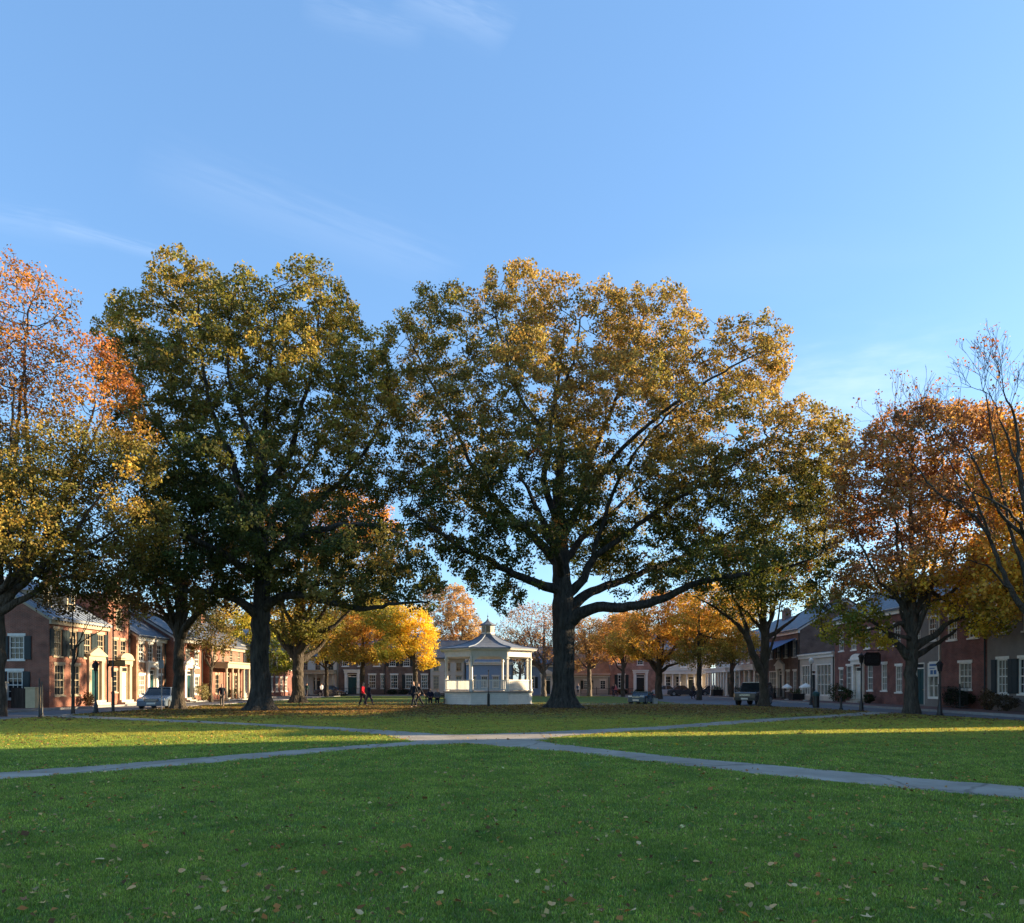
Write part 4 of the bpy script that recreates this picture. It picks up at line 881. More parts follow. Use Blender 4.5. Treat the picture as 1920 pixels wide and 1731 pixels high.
# maple at the left edge: red sparse top, olive and yellow lower crown
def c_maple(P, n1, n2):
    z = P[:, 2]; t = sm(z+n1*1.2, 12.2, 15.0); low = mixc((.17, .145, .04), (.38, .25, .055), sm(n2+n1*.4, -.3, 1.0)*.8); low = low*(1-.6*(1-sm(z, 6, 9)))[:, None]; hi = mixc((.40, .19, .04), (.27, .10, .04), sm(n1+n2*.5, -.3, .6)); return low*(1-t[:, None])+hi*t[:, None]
M_ = 37.0
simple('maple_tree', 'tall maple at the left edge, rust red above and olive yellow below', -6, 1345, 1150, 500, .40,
       [(40, 580, 90, 90, 0, 3.2), (20, 700, 120, 90, 0, 3.5), (190, 740, 60, 110, 0, 2.6), (150, 850, 90, 70, 0, 3.2), (60, 880, 120, 80, -1, 3.5), (-60, 700, 110, 160, 0, 4), (250, 850, 55, 60, -1, 2), (120, 960, 130, 70, 0, 4), (260, 970, 75, 60, 0, 2.6), (20, 1020, 120, 60, -2, 4), (200, 1060, 110, 60, 1, 3), (-60, 950, 120, 120, 0, 4), (120, 1110, 60, 22, 0, 2, .6)],
       3600, 15, .20, c_maple, 31, B_GREY, kill=.55, nl=13, D=M_, spread=.30, gap=.3, gsc=.2, shell=.2, step=.4, extra=lambda P, rs: rs.uniform(size=len(P)) > .62*sm(P[:, 2], 12.5, 15.5)*(1-.7*sm(P[:, 0], -21.5, -20)),
       limbs=[[(0, 1160, 0, .24), (60, 1115, 0, .13), (110, 1088, 0, .1), (170, 1075, 0, .06)], [(0, 1150, 0, .24), (30, 1080, 0, .16), (60, 960, 0, .11), (50, 800, 0, .08), (45, 600, 0, .03)], [(5, 1120, 0, .2), (90, 1000, 0, .14), (130, 900, 0, .09), (180, 760, 0, .04)]])
# trees behind the left oak
simple('plane_tree', 'split trunked tree with sunlit bark left of the dark oak', 335, 1330, 1195, 930, .34,
       [(330, 1060, 90, 70), (260, 1050, 60, 60), (400, 1060, 80, 70), (340, 980, 80, 60), (280, 1130, 60, 25), (400, 1130, 50, 20)], 1300, 16, .26, two(OG, (.17, .09, .04), None), 41, B_GREY, nl=6, flare=.5, gap=.3,
       limbs=[[(336, 1195, 0, .3), (360, 1160, -.5, .2), (385, 1140, -1, .15), (420, 1110, -1, .08)], [(335, 1190, 0, .3), (318, 1140, .5, .2), (300, 1100, 1, .1), (280, 1060, 1, .06)], [(335, 1185, 0, .28), (345, 1130, 0, .2), (350, 1060, 0, .1)], [(334, 1185, 0, .2), (300, 1155, 0, .12), (262, 1145, 0, .07)]])
simple('sycamore_tree', 'thick forked tree with sunlit right limb between oak and red coat', 559, 1318, 1228, 920, .50,
       [(640, 970, 90, 55), (560, 1000, 90, 60), (700, 1010, 60, 60), (630, 1090, 110, 60), (520, 1110, 70, 50), (570, 1180, 70, 30), (480, 1000, 60, 60)], 1900, 15, .32, two((.13, .12, .03), (.44, .20, .035), 'z', 10, 16, .4), 43, B_GREY, nl=7, flare=.5, gap=.22, kill=.95,
       limbs=[[(560, 1230, 0, .4), (585, 1195, -.5, .26), (612, 1180, -1, .22), (628, 1172, -1, .15), (680, 1120, -1, .08)], [(560, 1238, 0, .4), (590, 1222, 1, .2), (610, 1200, 1.5, .17), (628, 1172, 2, .1)], [(556, 1235, 0, .36), (530, 1205, 0, .22), (512, 1180, 0, .16), (470, 1130, 0, .09)], [(560, 1225, 0, .36), (566, 1150, 0, .28), (575, 1060, 0, .16), (600, 980, 0, .07)], [(558, 1225, 0, .3), (535, 1190, 1, .2), (525, 1120, 1, .1)]])
simple('maple_tree', 'green gold bushy tree behind the dark oak trunk', 452, 1309, 1270, 1140, .28, [(440, 1175, 48, 45), (475, 1200, 50, 50), (520, 1230, 42, 38), (420, 1230, 35, 25)], 900, 16, .34, two((.14, .16, .03), (.50, .36, .04), 'z', 5, 10, .5), 44, kill=.9, nl=5, D=82, gap=-.3)
simple('hornbeam_tree', 'small brown leaved tree before the tall porch columns', 396, 1316, 1262, 1140, .16, [(392, 1175, 38, 36), (412, 1205, 28, 28), (375, 1205, 25, 25), (400, 1140, 35, 25)], 700, 12, .30, two((.17, .10, .05), (.16, .13, .04), None, nz=.5), 57, kill=.75, nl=5, D=66.5, gap=0)
simple('maple_tree', 'orange and yellow maple behind the person in the red coat', 680, 1306, 1245, 1125, .32, [(660, 1185, 50, 40), (705, 1160, 55, 45), (640, 1215, 40, 28), (700, 1225, 55, 20), (615, 1180, 45, 40), (740, 1195, 35, 35)], 1400, 17, .36, two((.32, .24, .05), (.40, .21, .05), None, nz=.6), 45, kill=.95, nl=6, D=92, gap=-.3)
simple('maple_tree', 'bright yellow maple just left of the bandstand', 778, 1307, 1245, 1130, .32, [(770, 1170, 40, 35), (792, 1200, 30, 45), (748, 1212, 45, 28), (800, 1240, 22, 16), (735, 1165, 40, 30), (700, 1150, 30, 25)], 1300, 18, .34, two((.30, .26, .05), YE, 'x', -15, -11.5, .5), 46, kill=.85, nl=6, D=86, gap=-.5)
simple('beech_tree', 'tan leaved tree rising behind the bandstand roof', 868, 1304, 1255, 1085, .42, [(850, 1140, 40, 45), (870, 1185, 38, 45), (835, 1200, 35, 40), (865, 1235, 40, 25), (815, 1130, 30, 35)], 1300, 14, .40, two(TN, (.42, .21, .06), None, nz=.5), 47, B_PALE, kill=1.0, nl=7, D=112, gap=-.1)
simple('beech_tree', 'almost bare reddish tree behind the bandstand cupola', 1020, 1306, 1265, 1120, .34, [(1000, 1170, 60, 40), (1050, 1190, 50, 40), (960, 1205, 45, 25), (1010, 1220, 60, 25), (940, 1190, 30, 15)], 1500, 5, .30, two((.22, .10, .06), TN, None, nz=.5), 48, B_PALE, kill=.75, nl=8, D=98, gap=-.1, rmin=.012,
       limbs=[[(1018, 1262, 0, .22), (995, 1235, 0, .15), (970, 1205, 0, .08)], [(1020, 1262, 0, .22), (1003, 1225, 1, .12), (990, 1180, 1, .06)]])
simple('beech_tree', 'russet tree between the great oak and the far red brick house', 1105, 1306, 1262, 1150, .34, [(1100, 1195, 45, 40), (1140, 1215, 40, 30), (1085, 1235, 35, 22), (1150, 1180, 40, 25)], 1200, 11, .36, two((.30, .15, .07), TN, None, nz=.5), 49, B_PALE, kill=.9, nl=7, D=100, gap=-.1)
simple('maple_tree', 'orange leaved maple with three low limbs before the red brick house', 1235, 1311, 1255, 1130, .40, [(1230, 1180, 60, 45), (1280, 1200, 50, 35), (1180, 1205, 45, 30), (1245, 1140, 55, 35), (1290, 1150, 45, 40), (1225, 1225, 50, 15)], 1400, 15, .34, two(YO, (.36, .18, .05), None, nz=.6), 50, B_GREY, kill=.9, nl=6, D=80, gap=-.1,
       limbs=[[(1236, 1262, 0, .3), (1222, 1245, 0, .2), (1212, 1232, 0, .14), (1180, 1205, 0, .06)], [(1236, 1262, 0, .25), (1252, 1250, 0, .15), (1275, 1243, 0, .08)]])
simple('maple_tree', 'slim dark trunked tree with golden crown right of the orange maple', 1311, 1313, 1215, 1095, .26, [(1330, 1130, 55, 40), (1370, 1170, 50, 40), (1300, 1170, 45, 40), (1345, 1220, 55, 25), (1390, 1210, 35, 30), (1290, 1230, 35, 18), (1400, 1140, 40, 40)], 1500, 15, .32, two(YO, (.24, .18, .04), 'z', 9, 5, .5), 51, B_OAK, kill=.85, nl=6, D=75, gap=-.15)
simple('maple_tree', 'yellow green tree between the thick forked tree and the red coat', 612, 1307, 1262, 1130, .26, [(610, 1195, 40, 35), (640, 1170, 45, 35), (590, 1225, 35, 22), (650, 1225, 35, 20)], 800, 15, .34, two((.26, .23, .05), (.50, .34, .05), None, nz=.6), 58, kill=.9, nl=5, D=96, gap=-.2)
simple('maple_tree', 'golden maple left of the far rosy brick house', 1168, 1306, 1264, 1140, .26, [(1165, 1195, 40, 32), (1190, 1215, 38, 25), (1140, 1205, 35, 25), (1175, 1170, 35, 28)], 900, 15, .34, two((.46, .30, .06), (.38, .20, .06), None, nz=.6), 59, kill=.9, nl=5, D=94, gap=-.1)
simple('maple_tree', 'golden maple before the pinkish town house, behind the forked tree', 1372, 1309, 1262, 1120, .28, [(1365, 1180, 40, 38), (1390, 1205, 35, 30), (1345, 1215, 32, 22), (1375, 1145, 40, 30)], 900, 15, .32, two((.50, .34, .06), (.40, .22, .05), None, nz=.6), 61, kill=.9, nl=5, D=86, gap=-.2)
# forked, nearly bare tree with a thin green crown
def c_thin(P, n1, n2): return mixc(OG, OL, sm(n1+n2, -.8, .8))
simple('ash_tree', 'forked half bare tree beside the parked utility car', 1432, 1325, 1275, 930, .34, [(1440, 1090, 75, 50), (1490, 1030, 70, 60), (1400, 1030, 60, 60), (1450, 970, 60, 50), (1390, 1130, 60, 30), (1500, 1120, 40, 30)], 1300, 11, .25, c_thin, 52, B_GREY, kill=.72, nl=4, flare=.35, gap=.3, step=.4,
       limbs=[[(1428, 1262, 0, .3), (1412, 1225, -.3, .24), (1400, 1195, -.5, .2), (1376, 1165, -1, .12), (1335, 1135, -1.5, .07), (1300, 1118, -1.5, .04)], [(1410, 1215, 0, .2), (1395, 1160, .5, .14), (1372, 1110, .5, .08), (1360, 1060, 0, .04)],
              [(1432, 1262, 0, .3), (1436, 1205, 0, .25), (1431, 1150, 0, .18), (1428, 1090, 0, .12), (1430, 1000, 0, .05)], [(1436, 1200, 0, .2), (1470, 1175, .4, .12), (1500, 1150, .5, .06)], [(1436, 1190, 0, .18), (1452, 1140, .5, .12), (1458, 1090, 1, .06)], [(1434, 1190, 0, .16), (1412, 1160, 0, .1), (1380, 1130, 0, .05)]])
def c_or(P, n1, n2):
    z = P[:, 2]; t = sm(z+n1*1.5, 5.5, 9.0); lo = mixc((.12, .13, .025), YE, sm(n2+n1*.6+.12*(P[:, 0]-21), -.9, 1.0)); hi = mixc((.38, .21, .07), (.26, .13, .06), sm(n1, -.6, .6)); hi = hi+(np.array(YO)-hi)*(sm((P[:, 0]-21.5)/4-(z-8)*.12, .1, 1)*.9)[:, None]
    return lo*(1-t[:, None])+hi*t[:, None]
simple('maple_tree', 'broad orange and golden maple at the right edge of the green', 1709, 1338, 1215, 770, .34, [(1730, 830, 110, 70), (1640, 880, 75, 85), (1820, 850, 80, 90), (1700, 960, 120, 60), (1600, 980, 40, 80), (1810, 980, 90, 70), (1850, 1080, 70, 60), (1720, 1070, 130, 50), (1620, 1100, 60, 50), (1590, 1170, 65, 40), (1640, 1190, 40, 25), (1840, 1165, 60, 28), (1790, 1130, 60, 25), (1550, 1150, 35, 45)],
       4200, 15, .23, c_or, 53, B_GREY, kill=.58, nl=12, flare=.25, gap=.34, gsc=.2, spread=.30, step=.4,
       limbs=[[(1710, 1222, 0, .3), (1740, 1200, 0, .18), (1770, 1175, 0, .13), (1800, 1160, 0, .08), (1840, 1140, 0, .05)], [(1706, 1225, 0, .28), (1680, 1205, 0, .16), (1655, 1178, 0, .11), (1610, 1150, 0, .06)], [(1712, 1228, 0, .2), (1750, 1212, .5, .12), (1790, 1182, .5, .07)]])
simple('maple_tree', 'golden orange maple standing behind, at the right frame edge', 1985, 1331, 1200, 780, .45, [(1900, 900, 70, 100), (1990, 860, 90, 100), (1900, 1040, 80, 60), (1960, 1000, 90, 80), (1890, 1110, 60, 40), (2040, 1050, 90, 80), (1950, 800, 60, 50)], 2300, 15, .27, two((.48, .30, .05), (.38, .18, .05), 'z', 10, 15, .5), 54, B_GREY, kill=.7, nl=8, D=36.5, gap=0)
# tall bare tree leaning in from the right edge
simple('locust_tree', 'tall nearly bare tree reaching in at the right edge, few red leaves', 1940, 1352, 1160, 640, .27, [(1880, 720, 60, 80), (1960, 700, 60, 120), (1850, 850, 90, 90), (1760, 850, 70, 90), (1700, 800, 55, 80), (1660, 760, 30, 45), (1930, 900, 80, 90), (1850, 1000, 90, 60), (1760, 980, 60, 60), (1990, 850, 80, 150), (1820, 780, 50, 60)],
       60, 2, .17, two(RU, PK, None), 55, B_GREY, kill=2.5, nl=3, D=33, gap=.0, step=.35, keep=.35, rmin=.006, spread=.15, tip=.006, twigs=42,
       limbs=[[(1935, 1165, 0, 0.149), (1900, 1115, 0, 0.118), (1875, 1060, 0, 0.093), (1855, 1010, 0, 0.074), (1830, 970, 0, 0.062), (1765, 930, 0, 0.050), (1730, 890, 0, 0.037), (1690, 830, 0, 0.025), (1664, 800, 0, 0.012)], [(1855, 1010, 0, 0.062), (1840, 960, -.5, 0.050), (1800, 890, -.5, 0.031), (1740, 820, -.5, 0.019)],
              [(1925, 1050, 0, 0.124), (1913, 900, 0, 0.093), (1905, 790, 0, 0.062), (1888, 750, 0, 0.037), (1874, 706, 0, 0.012)], [(1925, 1000, 0, 0.087), (1890, 960, -1, 0.056), (1840, 930, -1, 0.037), (1770, 900, -1, 0.019)], [(1915, 880, 0, 0.062), (1880, 800, .5, 0.037), (1860, 740, .5, 0.019), (1842, 730, .5, 0.009)], [(1900, 1110, 0, 0.062), (1850, 1060, -.5, 0.037), (1790, 1050, -.5, 0.025), (1740, 1060, -.5, 0.012)]])
# slim street trees
simple('young_tree', 'slim young tree in front of the sunlit brick house', 137, 1339, 1250, 1090, .09, [(150, 1120, 70, 40), (200, 1100, 60, 45), (130, 1080, 60, 40), (230, 1140, 50, 35)], 800, 9, .22, two((.15, .09, .04), (.20, .15, .04), None), 56, B_GREY, kill=.6, nl=4, D=40.2, gap=.1, spread=.3)
# trees beyond the far street and behind the rows
for i, (px, D_, h, w, c1, c2, lab, dens) in enumerate([
        (905, 150, 13, 7, (.20, .10, .06), TN, 'distant russet tree in the gap right of the tan tree', 7), (975, 128, 11, 7, (.24, .12, .07), TN, 'distant brown tree right of the cupola', 8), (1180, 135, 15, 8, OR, TN, 'distant orange tree above the far red brick house', 12),
        (650, 125, 13, 9, (.20, .19, .05), (.30, .22, .05), 'distant greenish tree filling the gap behind the red coat', 13), (1270, 122, 13, 8, TN, YO, 'distant tan gold tree right of the far black door', 12), (1140, 125, 11, 7, TN, (.28, .14, .07), 'distant russet tree over the low cottage', 11), (600, 130, 14, 9, OL, YO, 'distant olive tree above the pale far house', 12), (720, 128, 16, 8, OL, OR, 'distant olive orange tree above the dark far house', 12), (500, 120, 15, 8, OL, YE, 'distant yellow green tree behind the dark oak', 12), (1330, 128, 15, 8, YO, TN, 'distant golden tree beyond the far end of the right row', 12), (1090, 140, 13, 7, TN, BR, 'distant tan tree behind the great oak trunk', 9)]):
    b = Vector((gx(px, D_), D_, 0)); rs = np.random.RandomState(60+i)
    bl = [((b.x+rs.uniform(-.5, .5)*w*.8, b.y+rs.uniform(-.4, .4)*w, h*rs.uniform(.45, .8)), (w*.42, w*.42, h*.2)) for _ in range(7)]
    bl = [(Vector(q[0]), q[1]) for q in bl]
    build_tree('far_tree', lab, b, auto_limbs(b, h*.25, h, .3, bl, rs, 7), bl, 650, dens, .48, two(c1, c2, None, nz=.5), B_PALE, seed=70+i, kill=1.1, step=.7, gap=-.3, spread=.5, group='trees beyond the far street', rmin=.018)
for i, (x, y, h, w, c1, c2, lab, nlv) in enumerate([(-44, 62, 11, 9, OL, YO, 'tree behind the left row of houses', 13), (-46, 84, 12, 9, OL, OR, 'further tree behind the left row of houses', 13), (46, 70, 12, 9, YO, OR, 'tree behind the right row of houses', 12),
                                                    (43, 47, 12, 7, OR, RU, 'tall tree behind the dark brick house on the right', 12), (26.0, 9, 16, 9, OR, YO, 'street tree beyond the right edge of the photograph', 13), (24.5, -8, 17, 10, OL, OR, 'street tree behind the camera on the right', 13)]):
    b = Vector((x, y, 0)); rs = np.random.RandomState(90+i)
    bl = [(Vector((b.x+rs.uniform(-.5, .5)*w*.8, b.y+rs.uniform(-.4, .4)*w, h*rs.uniform(.42, .82))), (w*.42, w*.42, h*.2)) for _ in range(7)]
    build_tree('street_tree', lab, b, auto_limbs(b, h*.25, h, .35, bl, rs, 7), bl, 800, nlv, .45, two(c1, c2, None, nz=.5), B_GREY, seed=95+i, kill=1.1, step=.6, gap=-.2, spread=.5, rmin=.015)

# ------------------------------------------------------------------ street furniture
def lamp_post(label, x, y, h, globe=False, group='black lamp posts round the green'):
    r = empty('lamp_post', (x, y, 0), 0, label, 'lamp post', group)
    MB().lathe([(.17, 0), (.17, .08), (.13, .12), (.11, .45), (.075, .55), (.05, .7), (.042, h-.55), (.06, h-.5), (.035, h-.45)], n=10).build('pole', M_BLACK, r)
    if globe:
        MB().lathe([(.05, h-.45), (.13, h-.4), (.19, h-.25), (.17, h-.1), (.08, h)], n=12).build('globe', mat('milky lamp glass', (.75, .74, .70), .3, .03, 3), r, smooth=True)
    else:
        l = MB().lathe([(.10, h-.45), (.17, h-.1), (.20, h-.1), (.20, h-.06), (.10, h+.06), (.03, h+.1), (.02, h+.18)], n=6).build('lantern', M_BLACK, r)
        MB().lathe([(.105, h-.42), (.165, h-.12)], n=6, ph=.0, cap=False).build('lantern_glass', mat('milky lamp glass', (.75, .74, .70), .3, .03, 3), l)
    return r
def gp(px, py): d = 2240/(py-1283); return gx(px, d), d
lamp_post('black lamp post in front of the pedimented door of the left corner house', *gp(179.5, 1338), 2.75)
lamp_post('black lamp post standing before the brick house with the arched doorway', *gp(1615, 1334), 3.3)
lamp_post('black lamp post beside the dark green door right of the orange maple', *gp(1762, 1341), 2.7)
lamp_post('lamp post with a milky white globe before the pale grey shop', *gp(1521, 1322), 3.6, True)
def pole(name, label, cat, x, y, h, r0=.05, m=None, cap=True, grp=None):
    o = empty(name, (x, y, 0), 0, label, cat, grp)
    MB().lathe([(r0*1.5, 0), (r0*1.5, .1), (r0, .14), (r0*.8, h-.05), (r0*.4, h)], n=8).build('pole', m or M_BLACK, o)
    return o
p_ = pole('street_pole', 'tall thin dark pole between lamp post and silver car', 'pole', *gp(212, 1335), 6.2, .05)
MB().box(-.05, -.12, 2.0, .05, -.05, 2.6).build('bracket', M_BLACK, p_); MB().lathe([(.09, 0), (.09, 1.15), (.07, 1.2)], n=8).build('collar', M_BLACK, p_)
p_ = pole('street_pole', 'thin grey pole by the kerb just right of the silver car', 'pole', *gp(303, 1331), 4.0, .035, M_KERB)
MB().box(-.16, -.05, 2.6, .16, -.035, 3.1).build('sign_plate', M_KERB, p_)
for px, h, lab in ((74, 1.9, 'left one of two short black posts before the corner house'), (79, 1.75, 'right one of two short black posts before the corner house')):
    x, d = gp(px, 1346 if px == 74 else 1342); p_ = pole('post', lab, 'post', x, d, h, .045, grp='short posts by the left kerb')
p_ = pole('post', 'slim black post standing directly before the bandstand', 'post', *gp(916, 1325), 2.5, .035)
MB().lathe([(.10, 0), (.09, .9), (.05, .95)], n=8).build('sleeve', M_BLACK, p_); MB().lathe([(.04, 2.5), (.06, 2.56), (.02, 2.64)], n=8).build('finial', M_BLACK, p_)
x, d = gp(1530, 1327); b_ = empty('litter_bin', (x, d, 0), 0, 'tall dark cylindrical litter bin with teal top before the grey shop', 'litter bin')
MB().lathe([(.20, 0), (.22, .05), (.22, .78), (.24, .8)], n=14).build('bin_body', M_BLACK, b_); MB().lathe([(.25, .802), (.25, .95), (.16, 1.08), (.03, 1.12)], n=14).build('lid', M_GREEN, b_)
x, d = gp(1577, 1331); pole('bollard', 'low black bollard at the right kerb left of the lamp post', 'bollard', x, d, .75, .08)
# hanging signs
s_ = empty('hanging_sign', (-29.5, 54.6, 0), 0, 'long dark board sign sticking out from the tall brick house front', 'sign')
MB().box(.02, -.02, 2.9, 1.2, .04, 3.35).build('sign_board', M_DARK, s_); MB().box(.08, -.035, 2.96, 1.14, -.021, 3.29).build('sign_face', mat('faded sign paint', (.08, .10, .07), .5, .5, 9), s_)
MB().tube((-.02, .01, 3.5), (1.25, .01, 3.5), .02).tube((.15, .01, 3.35), (.15, .01, 3.5), .01).tube((1.05, .01, 3.35), (1.05, .01, 3.5), .01).build('bracket', M_BLACK, s_)
s_ = empty('hanging_sign', (28.0, 56.3, 0), 0, 'black shield shaped sign hanging beside the arched white doorway', 'sign')
MB().prism([(-1.45, -.03, 3.15), (-1.3, -.03, 2.98), (-.35, -.03, 2.98), (-.2, -.03, 3.15), (-.2, -.03, 3.85), (-.35, -.03, 4.0), (-1.3, -.03, 4.0), (-1.45, -.03, 3.85)], (0, .06, 0)).build('sign_board', M_BLACK, s_)
MB().prism([(-1.3, -.045, 3.2), (-.35, -.045, 3.2), (-.35, -.045, 3.8), (-1.3, -.045, 3.8)], (0, .012, 0)).build('sign_face', mat('dark sign enamel', (.03, .035, .04), .35, .6, 7), s_)
MB().tube((.02, 0, 4.15), (-1.5, 0, 4.15), .022).tube((-.4, 0, 4.0), (-.4, 0, 4.15), .012).tube((-1.25, 0, 4.0), (-1.25, 0, 4.15), .012).build('bracket', M_BLACK, s_)
s_ = empty('poster', (27.93, 49.85, 0), RX, 'white and blue notice board over the dark green door', 'notice board')
MB().box(-.1, -.05, 2.1, 1.0, 0, 3.1).build('board', M_WHITE, s_); q = MB()
for i, (x0, z0, w, h) in enumerate([(.05, 2.8, .8, .14), (.05, 2.62, .6, .06), (.15, 2.25, .3, .28), (.55, 2.25, .3, .28)]): q.box(x0-.05, -.06, z0, x0-.05+w, -.051, z0+h)
q.build('print', M_BLUE, s_)
# walls, fences and shrubs
t = empty('garden_wall', (-31.5, 46.0, ZP), 0, 'low pale wall below the dark gable at the left edge', 'wall')
MB().box(-3.5, -.2, 0, .35, .1, 1.55).build('wall', M_CONC, t); MB().box(-3.55, -.26, 1.55, .4, .16, 1.65).build('coping', M_STONE, t)
t = empty('wooden_fence', (-31.05, 46.3, ZP), 0, 'dark board fence between pale wall and tan pillar', 'fence')
for i in range(7): MB().box(i*.165, -.02+(i % 2)*.01, 0, i*.165+.155, .01+(i % 2)*.01, 1.25+wr.uniform(-.03, .03)).build('board', M_WOOD, t)
MB().box(-.02, .025, .25, 1.17, .07, .35).box(-.02, .025, .95, 1.17, .07, 1.05).build('rail', M_WOOD, t)
t = empty('gate_pillar', (-29.62, 46.2, ZP), 0, 'squat tan rendered pillar at the corner of the left brick house', 'pillar')
MB().box(-.3, -.3, 0, .3, .3, 1.22).build('shaft', M_TAN, t, bevel=.015); MB().box(-.34, -.34, 1.22, .34, .34, 1.3).build('cap', M_TAN, t)
def fence(label, x0, y0, x1, y1, h=1.0, z=ZP, grp='black iron railings before the houses'):
    L_ = math.hypot(x1-x0, y1-y0); t = empty('iron_fence', (x0, y0, z), math.atan2(y1-y0, x1-x0), label, 'iron fence', grp)
    MB().box(0, -.02, h-.12, L_, .02, h-.08).box(0, -.02, .12, L_, .02, .16).build('rail', M_BLACK, t)
    n = int(L_/.14); m = MB()
    for i in range(n): m.box(i*.14+.05, -.009, .0, i*.14+.068, .009, h)
    m.build('picket', M_BLACK, t)['kind'] = 'stuff'
    me = None
    for i in range(int(L_/2.2)+1):
        if me is None: o = MB().lathe([(.04, 0), (.04, h+.05), (.055, h+.1), (.01, h+.16)], n=6).build('post', M_BLACK, t); me = o.data
        else: o = link_mesh('post', me, t)
        o.location = (min(L_, i*2.2), 0, 0)
    return t
fence('black iron railing below the small white window right of the orange maple', 27.1, 47.4, 27.1, 44.3, 1.35)
fence('black iron railing before the blue awning shop', 26.9, 81, 26.9, 73.4, 1.1)
fence('black iron railing before the pinkish town house', 26.7, 91.5, 26.7, 82.3, 1.1)
fence('black railing at the foot of the far white columned house', gx(1245, 102.9), 103.6, gx(1325, 102.9), 103.6, 1.0)
fence('black railing before the far dark brick houses left of the bandstand', gx(600, 102.9), 103.7, gx(800, 102.9), 103.7, 1.0)
fence('black railing before the far rosy brick house and cottage', gx(1090, 102.9), 103.7, gx(1190, 102.9), 103.7, .95)
def shrub(label, x, y, w, h, col=(.04, .05, .02), z=ZP, n=900, ls=.09, grp=None, dp=None, name='shrub'):
    rs = np.random.RandomState(int(abs(x*37+y*11)) % 9999); t = empty(name, (x, y, z), 0, label, 'shrub', grp)
    k = rs.normal(size=(n, 3)); k /= np.linalg.norm(k, axis=1)[:, None]; k *= (rs.uniform(.55, 1.0, n)*(1+.25*noise3(k, .5, int(x) % 50+3)))[:, None]
    P = k*np.array((w/2, (dp or w)/2, h/2))+np.array((0, 0, h*.5)); P = P[P[:, 2] > .02]
    c_ = np.clip(np.array(col)[None]*np.exp(rs.normal(size=len(P))*.35)[:, None], 0, .8)
    link_mesh('foliage', np_mesh('foliage', leaf_verts(P, ls*np.exp(rs.normal(size=len(P))*.2), rs), np.arange(len(P)*4).reshape(-1, 4), M_LEAF, np.repeat(c_, 4, 0)), t)
    m = MB()
    for i in range(6): q = P[rs.randint(len(P))]; m.tube((rs.uniform(-.06, .06), rs.uniform(-.06, .06), 0), tuple(q*np.array((.8, .8, .9))), .018, .006, 4)
    m.build('stem', B_GREY, t); return t
shrub('dark clipped hedge inside the black iron railing on the right', 27.5, 45.9, 1.0, 1.3, (.02, .03, .015), dp=3.0, n=2200)
shrub('tangled brown shrub at the foot of the grey brown house', 27.3, 42.6, 1.1, 1.25, (.10, .07, .04), n=900)
shrub('low bare grey bush at the right edge before the shutters', 27.2, 41.0, 1.3, .95, (.09, .07, .05), n=900)
shrub('dark green bush under the narrow white window of the brick house', 27.2, 61.6, 1.6, 1.5, (.035, .05, .02), dp=3.6, n=1700)
shrub('rounded bush beside the steps of the arched doorway', 27.3, 57.0, .8, .8, (.03, .045, .02), n=700)
shrub('pale flowering shrub at the porch behind the sunlit split trunk', -27.4, 66.3, 1.3, 1.6, (.30, .27, .14), n=1100)
shrub('brown shrub beside the pedimented door of the left corner house', -28.9, 51.0, .8, .95, (.06, .04, .025), n=700)
shrub('low brown bush under the cream fronted town house window', -28.5, 60.0, .8, .8, (.08, .06, .03), n=600)
shrub('small green plant spilling over the low pale wall', -32.6, 45.6, 1.1, 1.2, (.16, .17, .12), n=700)
shrub('dark bush at the far end of the left row of houses', -27.4, 74, 1.3, 1.2, (.03, .05, .02), n=800)
for i, px in enumerate((735, 758, 1168, 1200)):
    shrub(['dark low bush left of the yellow maple trunk', 'dark low bush right of the yellow maple trunk', 'dark low hedge left of the far black door', 'dark hedge in front of the far black door'][i], gx(px, 104), 104.2, 1.6, .8, (.03, .035, .02), n=500, ls=.14, grp='low dark bushes before the far houses')
# blue awning / canopy on the shop
t = empty('awning', (28.0, 73.6, 0), 0, 'blue cloth awning over the shop behind the forked bare tree', 'awning')
q = MB(); q.prism([(-.02, 0, 6.15), (-2.4, 0, 5.0), (-2.4, 0, 4.96), (-.02, 0, 6.11)], (0, 7.4, 0)); q.build('canopy', M_BLUE, t)
MB().box(-2.44, -.02, 4.72, -2.41, 7.42, 4.98).build('valance', M_PALE, t)
q = MB()
for yy in (.1, 7.3): q.tube((-2.38, yy, 4.9), (-.02, yy, 4.3), .025); 
q.build('strut', M_BLACK, t)
